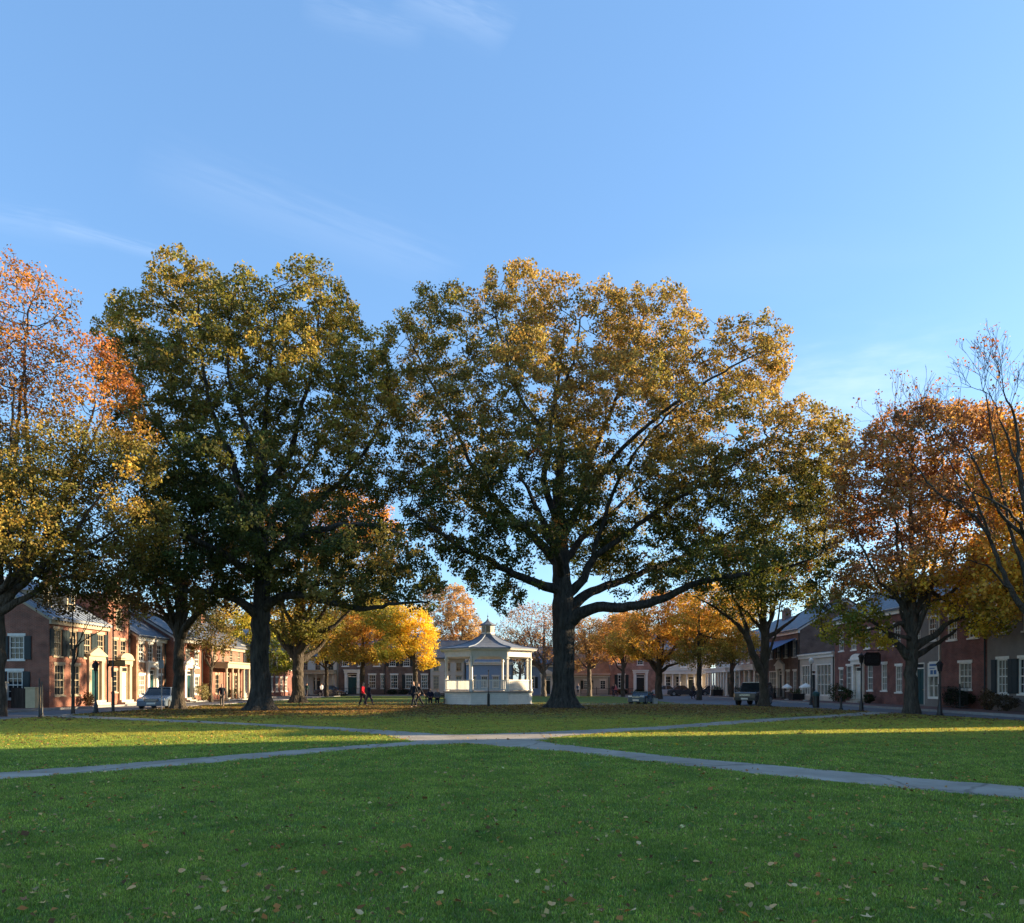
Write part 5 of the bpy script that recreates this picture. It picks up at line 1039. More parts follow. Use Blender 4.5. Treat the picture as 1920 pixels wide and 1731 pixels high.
# cafe parasol, tables
def parasol(label, x, y, h=1.9, r=1.0):
    t = empty('parasol', (x, y, ZP), 0, label, 'parasol', 'white parasols at the right shops')
    MB().lathe([(.02, 0), (.02, h+.25)], n=6).build('pole', M_KERB, t); MB().lathe([(.25, 0), (.25, .07), (.05, .1)], n=10).build('foot', M_CONC, t)
    MB().lathe([(r, h-.12), (r, h), (r*.55, h+.16), (.04, h+.32)], n=8, cap=False).build('canopy', M_WHITE, t)
parasol('small white parasol before the right shop window', 26.2, 66.6, 1.25, .6); parasol('small white parasol left of the tall dark bin', 26.0, 70.6, 1.2, .5)
def planter(label, x, y, w=1.0, h=.55, col=(.05, .07, .03)):
    t = empty('planter', (x, y, ZP), 0, label, 'planter', 'dark planters and boxes along the right shops')
    q = MB(); q.box(-w/2, -w/2, .05, w/2, w/2, h); q.box(-w/2-.03, -w/2-.03, h-.06, w/2+.03, w/2+.03, h+.02)
    for sx_ in (-1, 1):
        for sy_ in (-1, 1): q.box(sx_*(w/2-.08)-.05, sy_*(w/2-.08)-.05, 0, sx_*(w/2-.08)+.05, sy_*(w/2-.08)+.05, .05)
    q.build('box', M_BLACK, t, bevel=.01)
    rs = np.random.RandomState(int(y)); P = rs.normal(size=(260, 3))*np.array((w*.25, w*.25, .14))+np.array((0, 0, h+.18))
    link_mesh('plant', np_mesh('plant', leaf_verts(P, np.full(len(P), .1), rs), np.arange(len(P)*4).reshape(-1, 4), M_LEAF, np.repeat(np.clip(np.array(col)[None]*np.exp(rs.normal(size=len(P))*.3)[:, None], 0, .8), 4, 0)), t)
planter('dark planter box in front of the grey shop window', 26.3, 69.0, 1.1, .6); planter('dark planter box at the brown shop corner', 26.2, 76.0, 1.0, .6); planter('dark planter box before the pinkish house porch', 26.0, 84.5, 1.1, .7); planter('dark planter box before the far columned porch', 25.8, 94.0, 1.2, .8)
def bench(label, x, y, rz, grp='park benches', m=None):
    t = empty('park_bench', (x, y, 0), rz, label, 'bench', grp); m = m or M_WOOD
    for i in range(4): MB().box(-.8, -.22+i*.11, .43, .8, -.13+i*.11, .46).build('seat_slat', m, t)
    for i in range(3): MB().box(-.8, .24+i*.02, .55+i*.12, .8, .26+i*.02, .64+i*.12).build('back_slat', m, t)
    for sx_ in (-.7, .7): MB().box(sx_-.03, -.2, 0, sx_+.03, -.15, .43).box(sx_-.03, .2, 0, sx_+.03, .24, .43).box(sx_-.025, -.2, .4, sx_+.025, .24, .428).box(sx_-.03, .262, .43, sx_+.03, .3, .92).build('leg', M_BLACK, t)
    return t
bench('dark bench beside the bandstand with seated people', gx(815, 58), 58.4, R(8))
bench('dark bench on the lawn right of the great oak', gx(1210, 64.5), 64.8, R(-5))
x, d = gp(1228, 1320); t = empty('utility_box', (x, d, 0), R(10), 'small pale utility box on the lawn beside the low blue car', 'utility box')
MB().box(-.17, -.17, 0, .17, .17, .42).build('cabinet', M_CONC, t, bevel=.01); MB().box(-.19, -.19, .42, .19, .19, .46).build('lid', M_CONC, t)

# ------------------------------------------------------------------ vehicles
def paint(name, col, rough=.25):
    m = mat(name, col, rough, .04, 1.2, spec=.6); m.node_tree.nodes['Principled BSDF'].inputs['Coat Weight'].default_value = .6; return m
M_TYRE = mat('tyre rubber', (.02, .02, .02), .85, .1, 8); M_RIM = mat('wheel alloy', (.35, .36, .38), .35, .1, 6, metal=.8); M_CHROME = mat('chrome', (.6, .6, .6), .2, .05, 3, metal=1)
M_HL = mat('headlamp glass', (.65, .66, .66), .12, .1, 5); M_TL = mat('tail lamp red', (.35, .02, .02), .3, .1, 5)
def car(name, label, cat, loc, rz, pt, L_=4.4, w=1.8, h=1.42, low=.2, belt=.86, hood=.78, style='saloon', group=None, roofm=None):
    """local: nose towards -y, x across"""
    t = empty(name, loc, rz, label, cat, group)
    if style == 'saloon':
        prof = [(-.5, .30), (-.5, .52), (-.475, .66), (-.30, hood/1.0), (-.19, belt), (.31, belt+.03), (.47, belt-.02), (.5, .72), (.5, .30)]
        gh = [(-.19, belt), (-.055, h-.05), (.02, h), (.19, h-.02), (.33, belt+.03)]
    elif style == 'utility':
        prof = [(-.5, .38), (-.5, .92), (-.47, 1.0), (-.22, 1.06), (-.2, 1.08), (.49, 1.08), (.5, .95), (.5, .38)]
        gh = [(-.2, 1.08), (-.15, h-.04), (-.10, h), (.46, h), (.485, h-.05), (.49, 1.08)]
    else:
        prof = [(-.5, .28), (-.5, .5), (-.46, .62), (-.16, .72), (.2, .74), (.46, .70), (.5, .55), (.5, .28)]; gh = [(-.16, .72), (-.06, h-.03), (.0, h), (.12, h), (.26, .74)]
    m = MB(); n = len(prof)
    st = [(-1, .86, .0), (-.96, 1, 0), (.96, 1, 0), (1, .86, 0)]
    rows = []
    for (sx_, sc, _) in [(-1, .90, 0), (-.93, 1, 0), (.93, 1, 0), (1, .90, 0)]:
        rows.append([(sx_*w/2, y*L_*(.985 if abs(sx_) == 1 else 1), low+(z-.3)*(1 if abs(sx_) < 1 else .96)+(.1 if True else 0)*(z > .3)*0+(.3-.3)) for y, z in prof])
    zz = lambda z: z
    rows = [[(sx_*w/2, y*L_*(.985 if abs(sx_) == 1 else 1), (z if z > .35 else low) - (.03 if abs(sx_) == 1 and z > .5 else 0)) for y, z in prof] for sx_ in (-1, -.93, .93, 1)]
    for a_, b_ in zip(rows, rows[1:]):
        for k in range(n): m.quad(a_[k], a_[(k+1) % n], b_[(k+1) % n], b_[k])
    m.poly(rows[0][::-1]); m.poly(rows[-1])
    bo = m.build('body', pt, t)
    g = MB(); wt = .74; gi = []
    for s_ in (-1, 1): gi.append([(s_*w/2*(.93 if i in (0, len(gh)-1) else wt+.05), y*L_, z) for i, (y, z) in enumerate(gh)])
    for k in range(len(gh)-1): g.quad(gi[0][k], gi[0][k+1], gi[1][k+1], gi[1][k])
    g.poly(gi[0][::-1]); g.poly(gi[1]); g.build('windows', M_GLASS, t)
    rf = MB(); y0, y1 = gh[1][0]*L_, gh[-2][0]*L_
    rf.prism([(-w*.385, y0-.03, h-.035), (w*.385, y0-.03, h-.035), (w*.385, y1+.03, h-.035), (-w*.385, y1+.03, h-.035)], (0, 0, .055)); rf.build('roof', roofm or pt, t)
    pl = MB()
    for s_ in (-1, 1):
        for k in (0, len(gh)-2): pl.tube(Vector(gi[0 if s_ < 0 else 1][k])*1.003, Vector(gi[0 if s_ < 0 else 1][k+1])*1.003, .035, n=6)
        ym = (y0+y1)/2+.1; pl.tube((s_*w/2*.93, ym, belt if style == 'saloon' else prof[3][1]), (s_*w/2*.80, ym, h-.03), .03, n=6)
    pl.build('pillar', pt, t)
    wr_ = .31 if style != 'utility' else .38
    for s_ in (-1, 1):
        for yy in (-.315*L_, .305*L_):
            q = MB(); q.tube((s_*(w/2-.20), yy, wr_), (s_*(w/2+.015), yy, wr_), wr_, n=18); wo = q.build('wheel', M_TYRE, t)
            MB().tube((s_*(w/2+.016), yy, wr_), (s_*(w/2+.03), yy, wr_), wr_*.62, n=12).build('rim', M_RIM, wo)
        hy = -.488*L_; q = MB(); zc_ = .62 if style != 'utility' else .84
        q.box(s_*w*.36-.15, hy-.03, zc_-.07, s_*w*.36+.15, hy+.05, zc_+.07); q.build('headlight', M_HL, t)
        MB().box(s_*w*.40-.10, .49*L_, zc_, s_*w*.40+.10, .505*L_, zc_+.14).build('tail_light', M_TL, t)
        MB().box(s_*(w/2+.05)-.07, gh[0][0]*L_+.12, belt+.02, s_*(w/2+.05)+.07, gh[0][0]*L_+.2, belt+.15).build('mirror', pt, t)
        MB().box(s_*(w/2+.004)-.008, -.02*L_, .75, s_*(w/2+.004)+.008, .03*L_, .78).build('door_handle', M_CHROME, t)
    zg = .50 if style != 'utility' else .72
    q = MB(); q.box(-w*.24, -.505*L_, zg-.02, w*.24, -.499*L_, zg+.16)
    gr = q.build('grille', M_BLACK, t); q = MB()
    for i in range(4): q.box(-w*.23, -.509*L_, zg+i*.04, w*.23, -.5055*L_, zg+.014+i*.04)
    q.build('grille_bar', M_CHROME, gr)
    MB().box(-w*.47, -.515*L_, low+.08, w*.47, -.497*L_, low+.24).build('bumper', M_BLACK if style == 'utility' else pt, t)
    MB().box(-w*.47, .497*L_, low+.08, w*.47, .515*L_, low+.24).build('bumper', M_BLACK if style == 'utility' else pt, t)
    MB().box(-.26, -.521*L_, low+.1, .26, -.5155*L_, low+.22).build('number_plate', M_WHITE, t)
    return t
x, d = gp(268, 1330)
car('parked_car', 'silver blue saloon parked nose first on the left street', 'car', (x+.1, d+2.2, 0), R(9), paint('silver blue paint', (.13, .17, .23)), 4.0, 1.78, 1.38)
x, d = gp(1408, 1323)
car('parked_truck', 'dark utility car with white roof half hidden by the forked tree', 'utility car', (x+.75, d+1.6, 0), R(-38), paint('dark brown paint', (.06, .05, .05)), 3.9, 1.7, 1.75, low=.35, style='utility', roofm=M_WHITE)
x, d = gp(1207, 1320)
car('parked_car', 'low blue open car parked on the lawn edge right of the great oak', 'car', (x, d+.9, 0), R(-28), paint('deep blue teal paint', (.02, .06, .10)), 3.0, 1.4, .98, low=.16, style='roadster')
for i, (px, D_, col, rz) in enumerate([(1262, 98, (.45, .45, .48), 88), (1350, 98, (.04, .045, .06), 86), (520, 96, (.35, .45, .55), 90), (610, 99, (.03, .035, .06), 90), (1290, 97.5, (.05, .05, .055), 88)]):
    car('parked_car', ['grey car parked far off before the white columned house', 'black car parked far off by the pinkish town house', 'pale blue car far off between the two left trunks', 'dark car far off right of the thick forked tree', 'dark car far off behind the slim trunked tree'][i], 'car', (gx(px, D_), D_+3.2, 0), R(rz), paint('far car paint %d' % i, col), 4.2, 1.75, 1.4, group='cars parked along the far street')

# ------------------------------------------------------------------ people
M_SKIN = mat('skin', (.48, .30, .22), .6, .06, 4); M_HAIR = mat('dark brown hair', (.03, .02, .015), .7, .3, 20)
def skinned(name, verts, edges, rads, m, parent, sub=1, rootv=0):
    me = bpy.data.meshes.new(name); me.from_pydata([tuple(v) for v in verts], edges, []); me.materials.append(m)
    o = bpy.data.objects.new(name, me); C.objects.link(o); o.parent = parent
    md = o.modifiers.new('skin', 'SKIN'); md.use_smooth_shade = True
    if not me.skin_vertices: me.attributes.new('x', 'FLOAT', 'POINT')
    lay = me.skin_vertices[0].data if me.skin_vertices else None
    if lay is None: return o
    for i, r_ in enumerate(rads): lay[i].radius = r_ if isinstance(r_, tuple) else (r_, r_)
    lay[rootv].use_root = True
    s_ = o.modifiers.new('sub', 'SUBSURF'); s_.levels = s_.render_levels = sub
    return o
def person(label, x, y, rz, H=1.72, coat=(.3, .01, .02), legs=(.03, .03, .04), pose='walk', stride=.28, hair=None, z=0, long_coat=False, arm=.25, hands=True):
    """faces local -y"""
    t = empty('person', (x, y, z), rz, label, 'person'); k = H/1.72
    hip = .92; sit = pose == 'sit'
    if sit: hip = .50
    V = []; E = []; Rr = []
    def add(p, r, par=None):
        V.append(Vector(p)*k); Rr.append(tuple(q*k for q in r) if isinstance(r, tuple) else r*k)
        if par is not None: E.append((par, len(V)-1))
        return len(V)-1
    ln = -.03
    pel = add((0, 0, hip), (.145, .10)); wa = add((0, 0, hip+.17), (.125, .085), pel); ch = add((0, ln*.5, hip+.36), (.155, .10), wa); sh = add((0, ln, hip+.50), (.12, .075), ch); nk = add((0, ln-.01, hip+.58), .05, sh); jw = add((0, ln-.03, hip+.66), (.065, .075), nk); hd = add((0, ln-.02, hip+.745), (.075, .09), jw); cr = add((0, ln-.01, hip+.80), (.05, .06), hd)
    add((0, ln-.12, hip+.70), .012, jw)                 # nose
    J = {}
    for s_ in (-1, 1):
        if sit: kn = (s_*.10, -.42, .48); an = (s_*.10, -.44, .09); hp = (s_*.09, -.02, hip-.02)
        else:
            st = s_*stride if pose == 'walk' else 0; hp = (s_*.085, 0, hip-.06); kn = (s_*.09, -st*.55-.03*(pose == 'walk'), .49); an = (s_*.09, -st+(.05 if st < 0 else 0), .09+(.05 if st < 0 else 0))
        a_ = add(hp, .09, pel); b_ = add(kn, .055, a_); c_ = add(an, .036, b_); d_ = add((an[0], an[1]-.17, max(.03, an[2]-.06)), .032, c_)
        s0 = add((s_*.19, ln, hip+.46), .055, sh)
        sw = -s_*arm
        if sit: el = (s_*.23, -.08, hip+.2); ha = (s_*.12, -.30, hip+.12)
        else: el = (s_*.235, -sw*.35+.03, hip+.20); ha = (s_*.225, -sw-.05, hip-.02)
        e_ = add(el, .04, s0); h_ = add(ha, .026, e_); dv = (Vector(ha)-Vector(el)).normalized(); pl = Vector(ha)+dv*.05; p_ = add(pl, (.035, .016), h_)
        J[s_] = (a_, b_, c_, s0, e_, h_)
        if hands:
            side = Vector((0, 1, 0)) if abs(dv.z) > .5 else Vector((1, 0, 0))
            for f in range(4):
                o_ = pl+dv*.035+side*(f-1.5)*.018; q1 = add(o_, .009, p_); q2 = add(o_+dv*(.035+.006*(f in (1, 2)))+Vector((-s_*.008, 0, 0)), .008, q1); add(o_+dv*(.055+.01*(f in (1, 2)))+Vector((-s_*.02, 0, 0)), .007, q2)
            th = add(pl-side*.035+dv*.005, .010, p_); add(pl-side*.05+dv*.035, .008, th)
    body = skinned('body', V, E, Rr, M_SKIN, t)
    cm_ = mat('cloth %.2f %.2f %.2f' % coat, coat, .85, .15, 8, .2, 40); lm = mat('cloth %.2f %.2f %.2f' % legs, legs, .9, .15, 8, .2, 40)
    g = 1.18
    # jacket: torso and sleeves
    cv = [V[pel]-Vector((0, 0, .10 if not long_coat else .02)), V[pel], V[wa], V[ch], V[sh]]; ce = [(0, 1), (1, 2), (2, 3), (3, 4)]; crd = [(.165, .12), (.16, .118), (.15, .108), (.175, .12), (.13, .09)]
    for s_ in (-1, 1):
        b0 = len(cv); cv += [V[J[s_][3]], V[J[s_][4]], V[J[s_][5]]]; ce += [(4, b0), (b0, b0+1), (b0+1, b0+2)]; crd += [.068, .056, .043]
    skinned('jacket', cv, ce, crd, cm_, t)
    tv = [V[pel]]; te = []; tr = [(.152, .108)]
    for s_ in (-1, 1):
        b0 = len(tv); q = [V[J[s_][0]], V[J[s_][1]], V[J[s_][2]]]; tv += q; te += [(0, b0), (b0, b0+1), (b0+1, b0+2)]; tr += [.105, .075, .058]
    skinned('trousers', tv, te, tr, lm, t)
    for s_ in (-1, 1):
        a_ = V[J[s_][2]]; skinned('shoe', [a_+Vector((0, .04, -.035)), a_+Vector((0, -.08, -.045)), a_+Vector((0, -.19, -.055))], [(0, 1), (1, 2)], [.045, .043, .032], M_BLACK, t)
    hp = V[hd]; skinned('hair', [hp+Vector((0, .03, .06)), hp+Vector((0, .055, .0)), hp+Vector((0, .05, -.06))], [(0, 1), (1, 2)], [(.078, .075), (.078, .06), (.06, .045)], hair or M_HAIR, t)
    return t
x, d = gp(680.5, 1324); person('person in a bright red jacket and dark trousers walking on the green', x, d, R(70), 1.72, (.62, .012, .03), (.03, .02, .035), stride=.22)
x, d = gp(689, 1322.5); person('person in dark clothes close behind the red jacket', x, d+.5, R(75), 1.62, (.03, .025, .05), (.05, .035, .07), stride=.32)
x, d = gp(776, 1327); person('person in a long dark coat walking left of the bandstand, nearer of two', x, d, R(-40), 1.78, (.012, .016, .026), (.01, .014, .024), stride=.25)
x, d = gp(784.5, 1326.5); person('person in black with swinging arm, right one of the two before the bandstand', x, d+.35, R(-70), 1.70, (.010, .012, .018), (.012, .018, .03), stride=.30, arm=.35)
x, d = gp(806, 1318); person('person in dark navy seated on the bench beside the bandstand', gx(807, 58.3), 58.25, R(6), 1.7, (.015, .02, .05), (.012, .015, .03), 'sit')
person('person in grey top seated at the bandstand end of the bench', gx(820, 58.3), 58.3, R(4), 1.66, (.10, .11, .13), (.02, .02, .025), 'sit')
x, d = gp(411, 1326); person('person in black walking on the left pavement beyond the split trunk', x, d+.5, R(20), 1.62, (.015, .015, .02), (.12, .10, .09), hands=False)
far = [(512, 98, (.10, .35, .55), 'far person in light blue top between the two trunks'), (524, 98.5, (.55, .35, .32), 'far person in pink between the two trunks'), (536, 99, (.60, .55, .48), 'far person in cream beside the thick forked tree'), (575, 97, (.03, .07, .06), 'far person in dark green just right of the thick forked tree'), (603, 98, (.55, .55, .58), 'far person in white by the far left columns'),
       (1155, 96, (.55, .14, .16), 'far person in pinkish red before the far brick house'), (1150, 97, (.06, .03, .04), 'far person in dark brown left of the pinkish red one'), (1084, 99, (.10, .14, .22), 'far person in blue grey just right of the great oak'), (445, 80, (.2, .08, .06), 'far person in brown by the cream porch columns'), (1300, 80, (.05, .05, .06), 'person in black by the slim trunked tree')]
for i, (px, D_, col, lab) in enumerate(far):
    person(lab, gx(px, D_), D_, R(30+i*47), 1.6+.03*(i % 5), col, (.04, .04, .06), hands=False, stride=.2)

# ------------------------------------------------------------------ lawn: grass blades, fallen leaves
PX = np.array(PATH)
def inside(P, poly):
    x, y = P[:, 0], P[:, 1]; c_ = np.zeros(len(P), bool); n = len(poly); j = n-1
    for i in range(n):
        xi, yi = poly[i]; xj, yj = poly[j]
        if yi != yj: c_ ^= ((yi > y) != (yj > y)) & (x < (xj-xi)*(y-yi)/(yj-yi)+xi)
        j = i
    return c_
rs = np.random.RandomState(5)
pts = []
for (d0, d1, sp, sc) in ((2.5, 8, .125, 1.0), (8, 14, .19, 1.35), (14, 22, .28, 1.8), (22, 34, .42, 2.4), (34, 58, .75, 3.3)):
    yy = np.arange(d0, d1, sp); 
    for y in yy:
        xm = y*.72+2.0; xs = np.arange(-min(xm, 22.7), min(xm, 22.0), sp)
        q = np.stack([xs+rs.uniform(-.5, .5, len(xs))*sp, np.full(len(xs), y)+rs.uniform(-.6, .6, len(xs))*sp, np.full(len(xs), sc)*rs.uniform(.85, 1.15, len(xs))], 1); pts.append(q)
pts = np.concatenate(pts)
pts = pts[~inside(pts, PATH)]
lim = np.interp(pts[:, 1], [0, 32, 45, 51, 59.5, 64], [22.3, 22.2, 20.3, 19.2, 14.2, 13.7]); pts = pts[(pts[:, 0] < lim)]
PA = mat('x', (0, 0, 0)) if False else None
def grass_material():
    m = bpy.data.materials.new('grass blade'); m.use_nodes = True; n = m.node_tree; l = n.links.new; n.nodes.clear(); o = n.nodes.new('ShaderNodeOutputMaterial')
    g = n.nodes.new('ShaderNodeNewGeometry'); oi = n.nodes.new('ShaderNodeObjectInfo')
    nz = n.nodes.new('ShaderNodeTexNoise'); nz.inputs['Scale'].default_value = 1.1; nz.inputs['Detail'].default_value = 9; nz.inputs['Roughness'].default_value = .72; l(g.outputs['Position'], nz.inputs['Vector'])
    at_ = n.nodes.new('ShaderNodeAttribute'); at_.attribute_name = 'leafcol'
    cr = n.nodes.new('ShaderNodeValToRGB'); cr.color_ramp.elements[0].position = .3; cr.color_ramp.elements[1].position = .72; cr.color_ramp.elements[0].color = (.40, .52, .46, 1); cr.color_ramp.elements[1].color = (1.5, 1.34, 1.2, 1); l(nz.outputs[0], cr.inputs[0])
    mx = n.nodes.new('ShaderNodeMixRGB'); mx.blend_type = 'MULTIPLY'; mx.inputs[0].default_value = 1; l(at_.outputs['Color'], mx.inputs[1]); l(cr.outputs[0], mx.inputs[2])
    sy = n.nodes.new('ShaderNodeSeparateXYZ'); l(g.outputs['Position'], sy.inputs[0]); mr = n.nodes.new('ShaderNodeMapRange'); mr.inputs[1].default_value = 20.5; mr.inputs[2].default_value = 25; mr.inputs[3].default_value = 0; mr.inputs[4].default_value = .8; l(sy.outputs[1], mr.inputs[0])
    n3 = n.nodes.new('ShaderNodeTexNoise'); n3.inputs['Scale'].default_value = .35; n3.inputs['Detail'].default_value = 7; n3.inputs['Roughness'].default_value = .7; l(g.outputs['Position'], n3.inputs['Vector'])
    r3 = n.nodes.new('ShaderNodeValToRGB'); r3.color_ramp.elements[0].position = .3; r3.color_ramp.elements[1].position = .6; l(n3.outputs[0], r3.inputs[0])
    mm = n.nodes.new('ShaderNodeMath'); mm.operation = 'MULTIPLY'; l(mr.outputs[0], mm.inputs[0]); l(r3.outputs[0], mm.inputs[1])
    dry = n.nodes.new('ShaderNodeMixRGB'); dry.inputs[2].default_value = (.62, .50, .08, 1); l(mm.outputs[0], dry.inputs[0]); l(mx.outputs[0], dry.inputs[1]); mx = dry  # dry tone pushed yellow: the strip's sunlight is partly painted into the blades
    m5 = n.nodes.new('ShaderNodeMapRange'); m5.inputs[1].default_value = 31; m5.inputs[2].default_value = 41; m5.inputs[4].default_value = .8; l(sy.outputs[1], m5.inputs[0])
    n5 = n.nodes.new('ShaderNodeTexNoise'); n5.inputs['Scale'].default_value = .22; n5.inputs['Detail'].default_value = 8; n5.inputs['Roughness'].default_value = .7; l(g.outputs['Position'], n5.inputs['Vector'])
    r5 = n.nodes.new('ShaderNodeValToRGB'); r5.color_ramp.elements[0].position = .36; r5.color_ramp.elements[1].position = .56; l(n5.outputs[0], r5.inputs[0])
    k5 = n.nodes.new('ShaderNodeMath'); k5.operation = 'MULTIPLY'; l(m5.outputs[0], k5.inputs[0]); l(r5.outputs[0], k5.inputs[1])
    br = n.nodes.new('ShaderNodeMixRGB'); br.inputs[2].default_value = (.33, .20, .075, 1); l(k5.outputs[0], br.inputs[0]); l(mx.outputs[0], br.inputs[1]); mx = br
    p = n.nodes.new('ShaderNodeBsdfPrincipled'); p.inputs['Roughness'].default_value = .5; p.inputs['Specular IOR Level'].default_value = .35; l(mx.outputs[0], p.inputs['Base Color'])
    # further off: drier blades and brown litter, plus sunlight painted in as yellow
    t = n.nodes.new('ShaderNodeBsdfTranslucent'); l(mx.outputs[0], t.inputs[0]); ms = n.nodes.new('ShaderNodeMixShader'); ms.inputs[0].default_value = .45
    l(p.outputs[0], ms.inputs[1]); l(t.outputs[0], ms.inputs[2]); l(ms.outputs[0], o.inputs[0]); return m
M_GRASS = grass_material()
def clump(seed, nb=130, w=.115):
    rs = np.random.RandomState(seed); b = np.stack([rs.uniform(-w, w, nb), rs.uniform(-w, w, nb), np.full(nb, -.004)], 1); h = rs.uniform(.014, .035, nb); a_ = rs.uniform(0, 6.28, nb); ln = rs.uniform(.1, 1.0, nb)*h
    d = np.stack([np.cos(a_), np.sin(a_), 0*a_], 1); s_ = np.stack([-np.sin(a_), np.cos(a_), 0*a_], 1)*.0032
    up = np.array((0, 0, 1.))
    v = np.stack([b-s_, b+s_, b+d*ln[:, None]*.35+up*h[:, None]*.6+s_*.8, b+d*ln[:, None]*.35+up*h[:, None]*.6-s_*.8, b+d*ln[:, None]+up*h[:, None]+s_*.15, b+d*ln[:, None]+up*h[:, None]-s_*.15], 1).reshape(-1, 3)
    k = np.arange(nb)[:, None]*6; f = np.concatenate([k+np.array([[0, 1, 2, 3]]), k+np.array([[3, 2, 4, 5]])])
    g = rs.uniform(size=nb); c_ = mixc((.17, .29, .035), (.42, .50, .09), g)*np.exp(rs.normal(size=nb)*.35)[:, None]; dry = rs.uniform(size=nb) < .09; c_[dry] = (.40, .32, .16)
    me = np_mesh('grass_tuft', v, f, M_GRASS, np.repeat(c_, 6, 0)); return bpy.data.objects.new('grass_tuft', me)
protos = [clump(i) for i in range(4)]
gm = bpy.data.meshes.new('grass'); gm.vertices.add(len(pts)); co = np.stack([pts[:, 0], pts[:, 1], np.zeros(len(pts))], 1); gm.vertices.foreach_set('co', co.astype(np.float32).ravel())
for nm, vals in (('rot', rs.uniform(0, 6.28, len(pts))), ('scl', pts[:, 2])):
    a_ = gm.attributes.new(nm, 'FLOAT', 'POINT'); a_.data.foreach_set('value', vals.astype(np.float32))
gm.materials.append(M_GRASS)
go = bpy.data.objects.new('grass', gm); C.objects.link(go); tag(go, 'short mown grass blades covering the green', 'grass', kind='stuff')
ng = bpy.data.node_groups.new('grass', 'GeometryNodeTree'); ng.interface.new_socket('Geometry', in_out='INPUT', socket_type='NodeSocketGeometry'); ng.interface.new_socket('Geometry', in_out='OUTPUT', socket_type='NodeSocketGeometry')
gi_ = ng.nodes.new('NodeGroupInput'); go_ = ng.nodes.new('NodeGroupOutput'); jn = ng.nodes.new('GeometryNodeGeometryToInstance'); ip = ng.nodes.new('GeometryNodeInstanceOnPoints'); ip.inputs['Pick Instance'].default_value = True
for p in protos[::-1]:
    oi = ng.nodes.new('GeometryNodeObjectInfo'); oi.inputs['Object'].default_value = p; ng.links.new(oi.outputs['Geometry'], jn.inputs[0])
def natt(nm):
    n = ng.nodes.new('GeometryNodeInputNamedAttribute'); n.data_type = 'FLOAT'; n.inputs['Name'].default_value = nm; return n.outputs['Attribute']
cx = ng.nodes.new('ShaderNodeCombineXYZ'); ng.links.new(natt('rot'), cx.inputs[2]); cs = ng.nodes.new('ShaderNodeCombineXYZ'); sc_ = natt('scl')
mz = ng.nodes.new('ShaderNodeMath'); mz.operation = 'POWER'; ng.links.new(sc_, mz.inputs[0]); mz.inputs[1].default_value = .45
ng.links.new(sc_, cs.inputs[0]); ng.links.new(sc_, cs.inputs[1]); ng.links.new(mz.outputs[0], cs.inputs[2])
ng.links.new(gi_.outputs[0], ip.inputs['Points']); ng.links.new(jn.outputs[0], ip.inputs['Instance']); ng.links.new(cx.outputs[0], ip.inputs['Rotation']); ng.links.new(cs.outputs[0], ip.inputs['Scale']); ng.links.new(ip.outputs[0], go_.inputs[0])
md = go.modifiers.new('grass', 'NODES'); md.node_group = ng

# fallen leaves, the larger ones each where the photograph shows it
LM_ = {'tan': mat('tan dry leaf', (.60, .34, .13), .75, .25, 30), 'orange': mat('orange dry leaf', (.60, .25, .06), .7, .25, 30), 'pale': mat('pale underside of leaf', (.62, .42, .20), .75, .15, 30), 'brown': mat('brown dry leaf', (.28, .13, .06), .8, .3, 30)}
def leaf_mesh(seed, m):
    r = random.Random(seed); lob = r.choice([0, 5, 7]); n = 14; v = [(0, 0, .006)]; f = []
    for i in range(n):
        t_ = 2*math.pi*i/n; rad = .5*(.62+.38*abs(math.cos(t_/2)) if lob == 0 else .62+.33*math.cos(lob*t_)); x, y = rad*math.cos(t_), rad*.72*math.sin(t_); v.append((x, y, .10*(abs(y)**1.2)*r.uniform(2.0, 5.5)+.12*x*x*r.uniform(.5, 2)+.01))
    for i in range(n): f.append((0, 1+i, 1+(i+1) % n))
    me = bpy.data.meshes.new('fallen_leaf'); me.from_pydata(v, [], f); me.materials.append(m); me.update(); return me
LMS = {c_: [leaf_mesh(i*7+len(c_), m) for i in range(4)] for c_, m in LM_.items()}
lv = []
for cxp, cyp, c_, s_ in [(33, 580, 'tan', 1), (208, 588, 'brown', .9), (370, 636, 'pale', 1.1), (250, 656, 'orange', 1), (240, 670, 'brown', .8), (612, 638, 'tan', .8), (680, 681, 'tan', 1), (972, 695, 'orange', 1.2), (1075, 633, 'orange', .9), (1512, 675, 'tan', .9), (1540, 670, 'tan', 1.0), (1465, 592, 'pale', .6), (1842, 655, 'tan', .7), (496, 746, 'tan', 1.1),
        (244, 757, 'tan', 1.1), (160, 735, 'orange', .9), (88, 787, 'brown', 1.1), (162, 801, 'tan', 1.1), (122, 763, 'tan', .9), (72, 736, 'brown', .8), (413, 767, 'orange', .8), (957, 838, 'tan', 1.3), (553, 825, 'brown', 1.2), (304, 808, 'brown', .7), (1653, 764, 'pale', .9), (1712, 795, 'orange', .9), (1344, 836, 'pale', 1.2), (1520, 743, 'pale', .9), (1517, 803, 'tan', .7), (864, 605, 'brown', .9),
        (1034, 508, 'pale', .6), (1085, 510, 'brown', .8), (182, 480, 'pale', .6), (652, 518, 'tan', .6), (787, 553, 'tan', .6), (568, 490, 'brown', .8), (630, 857, 'orange', .8), (1160, 858, 'tan', .8), (1860, 725, 'brown', .8), (1752, 703, 'pale', .7), (1028, 755, 'brown', .9), (752, 742, 'brown', .9)]:
    lv.append((cxp/2, 1300+cyp/2, c_, s_))
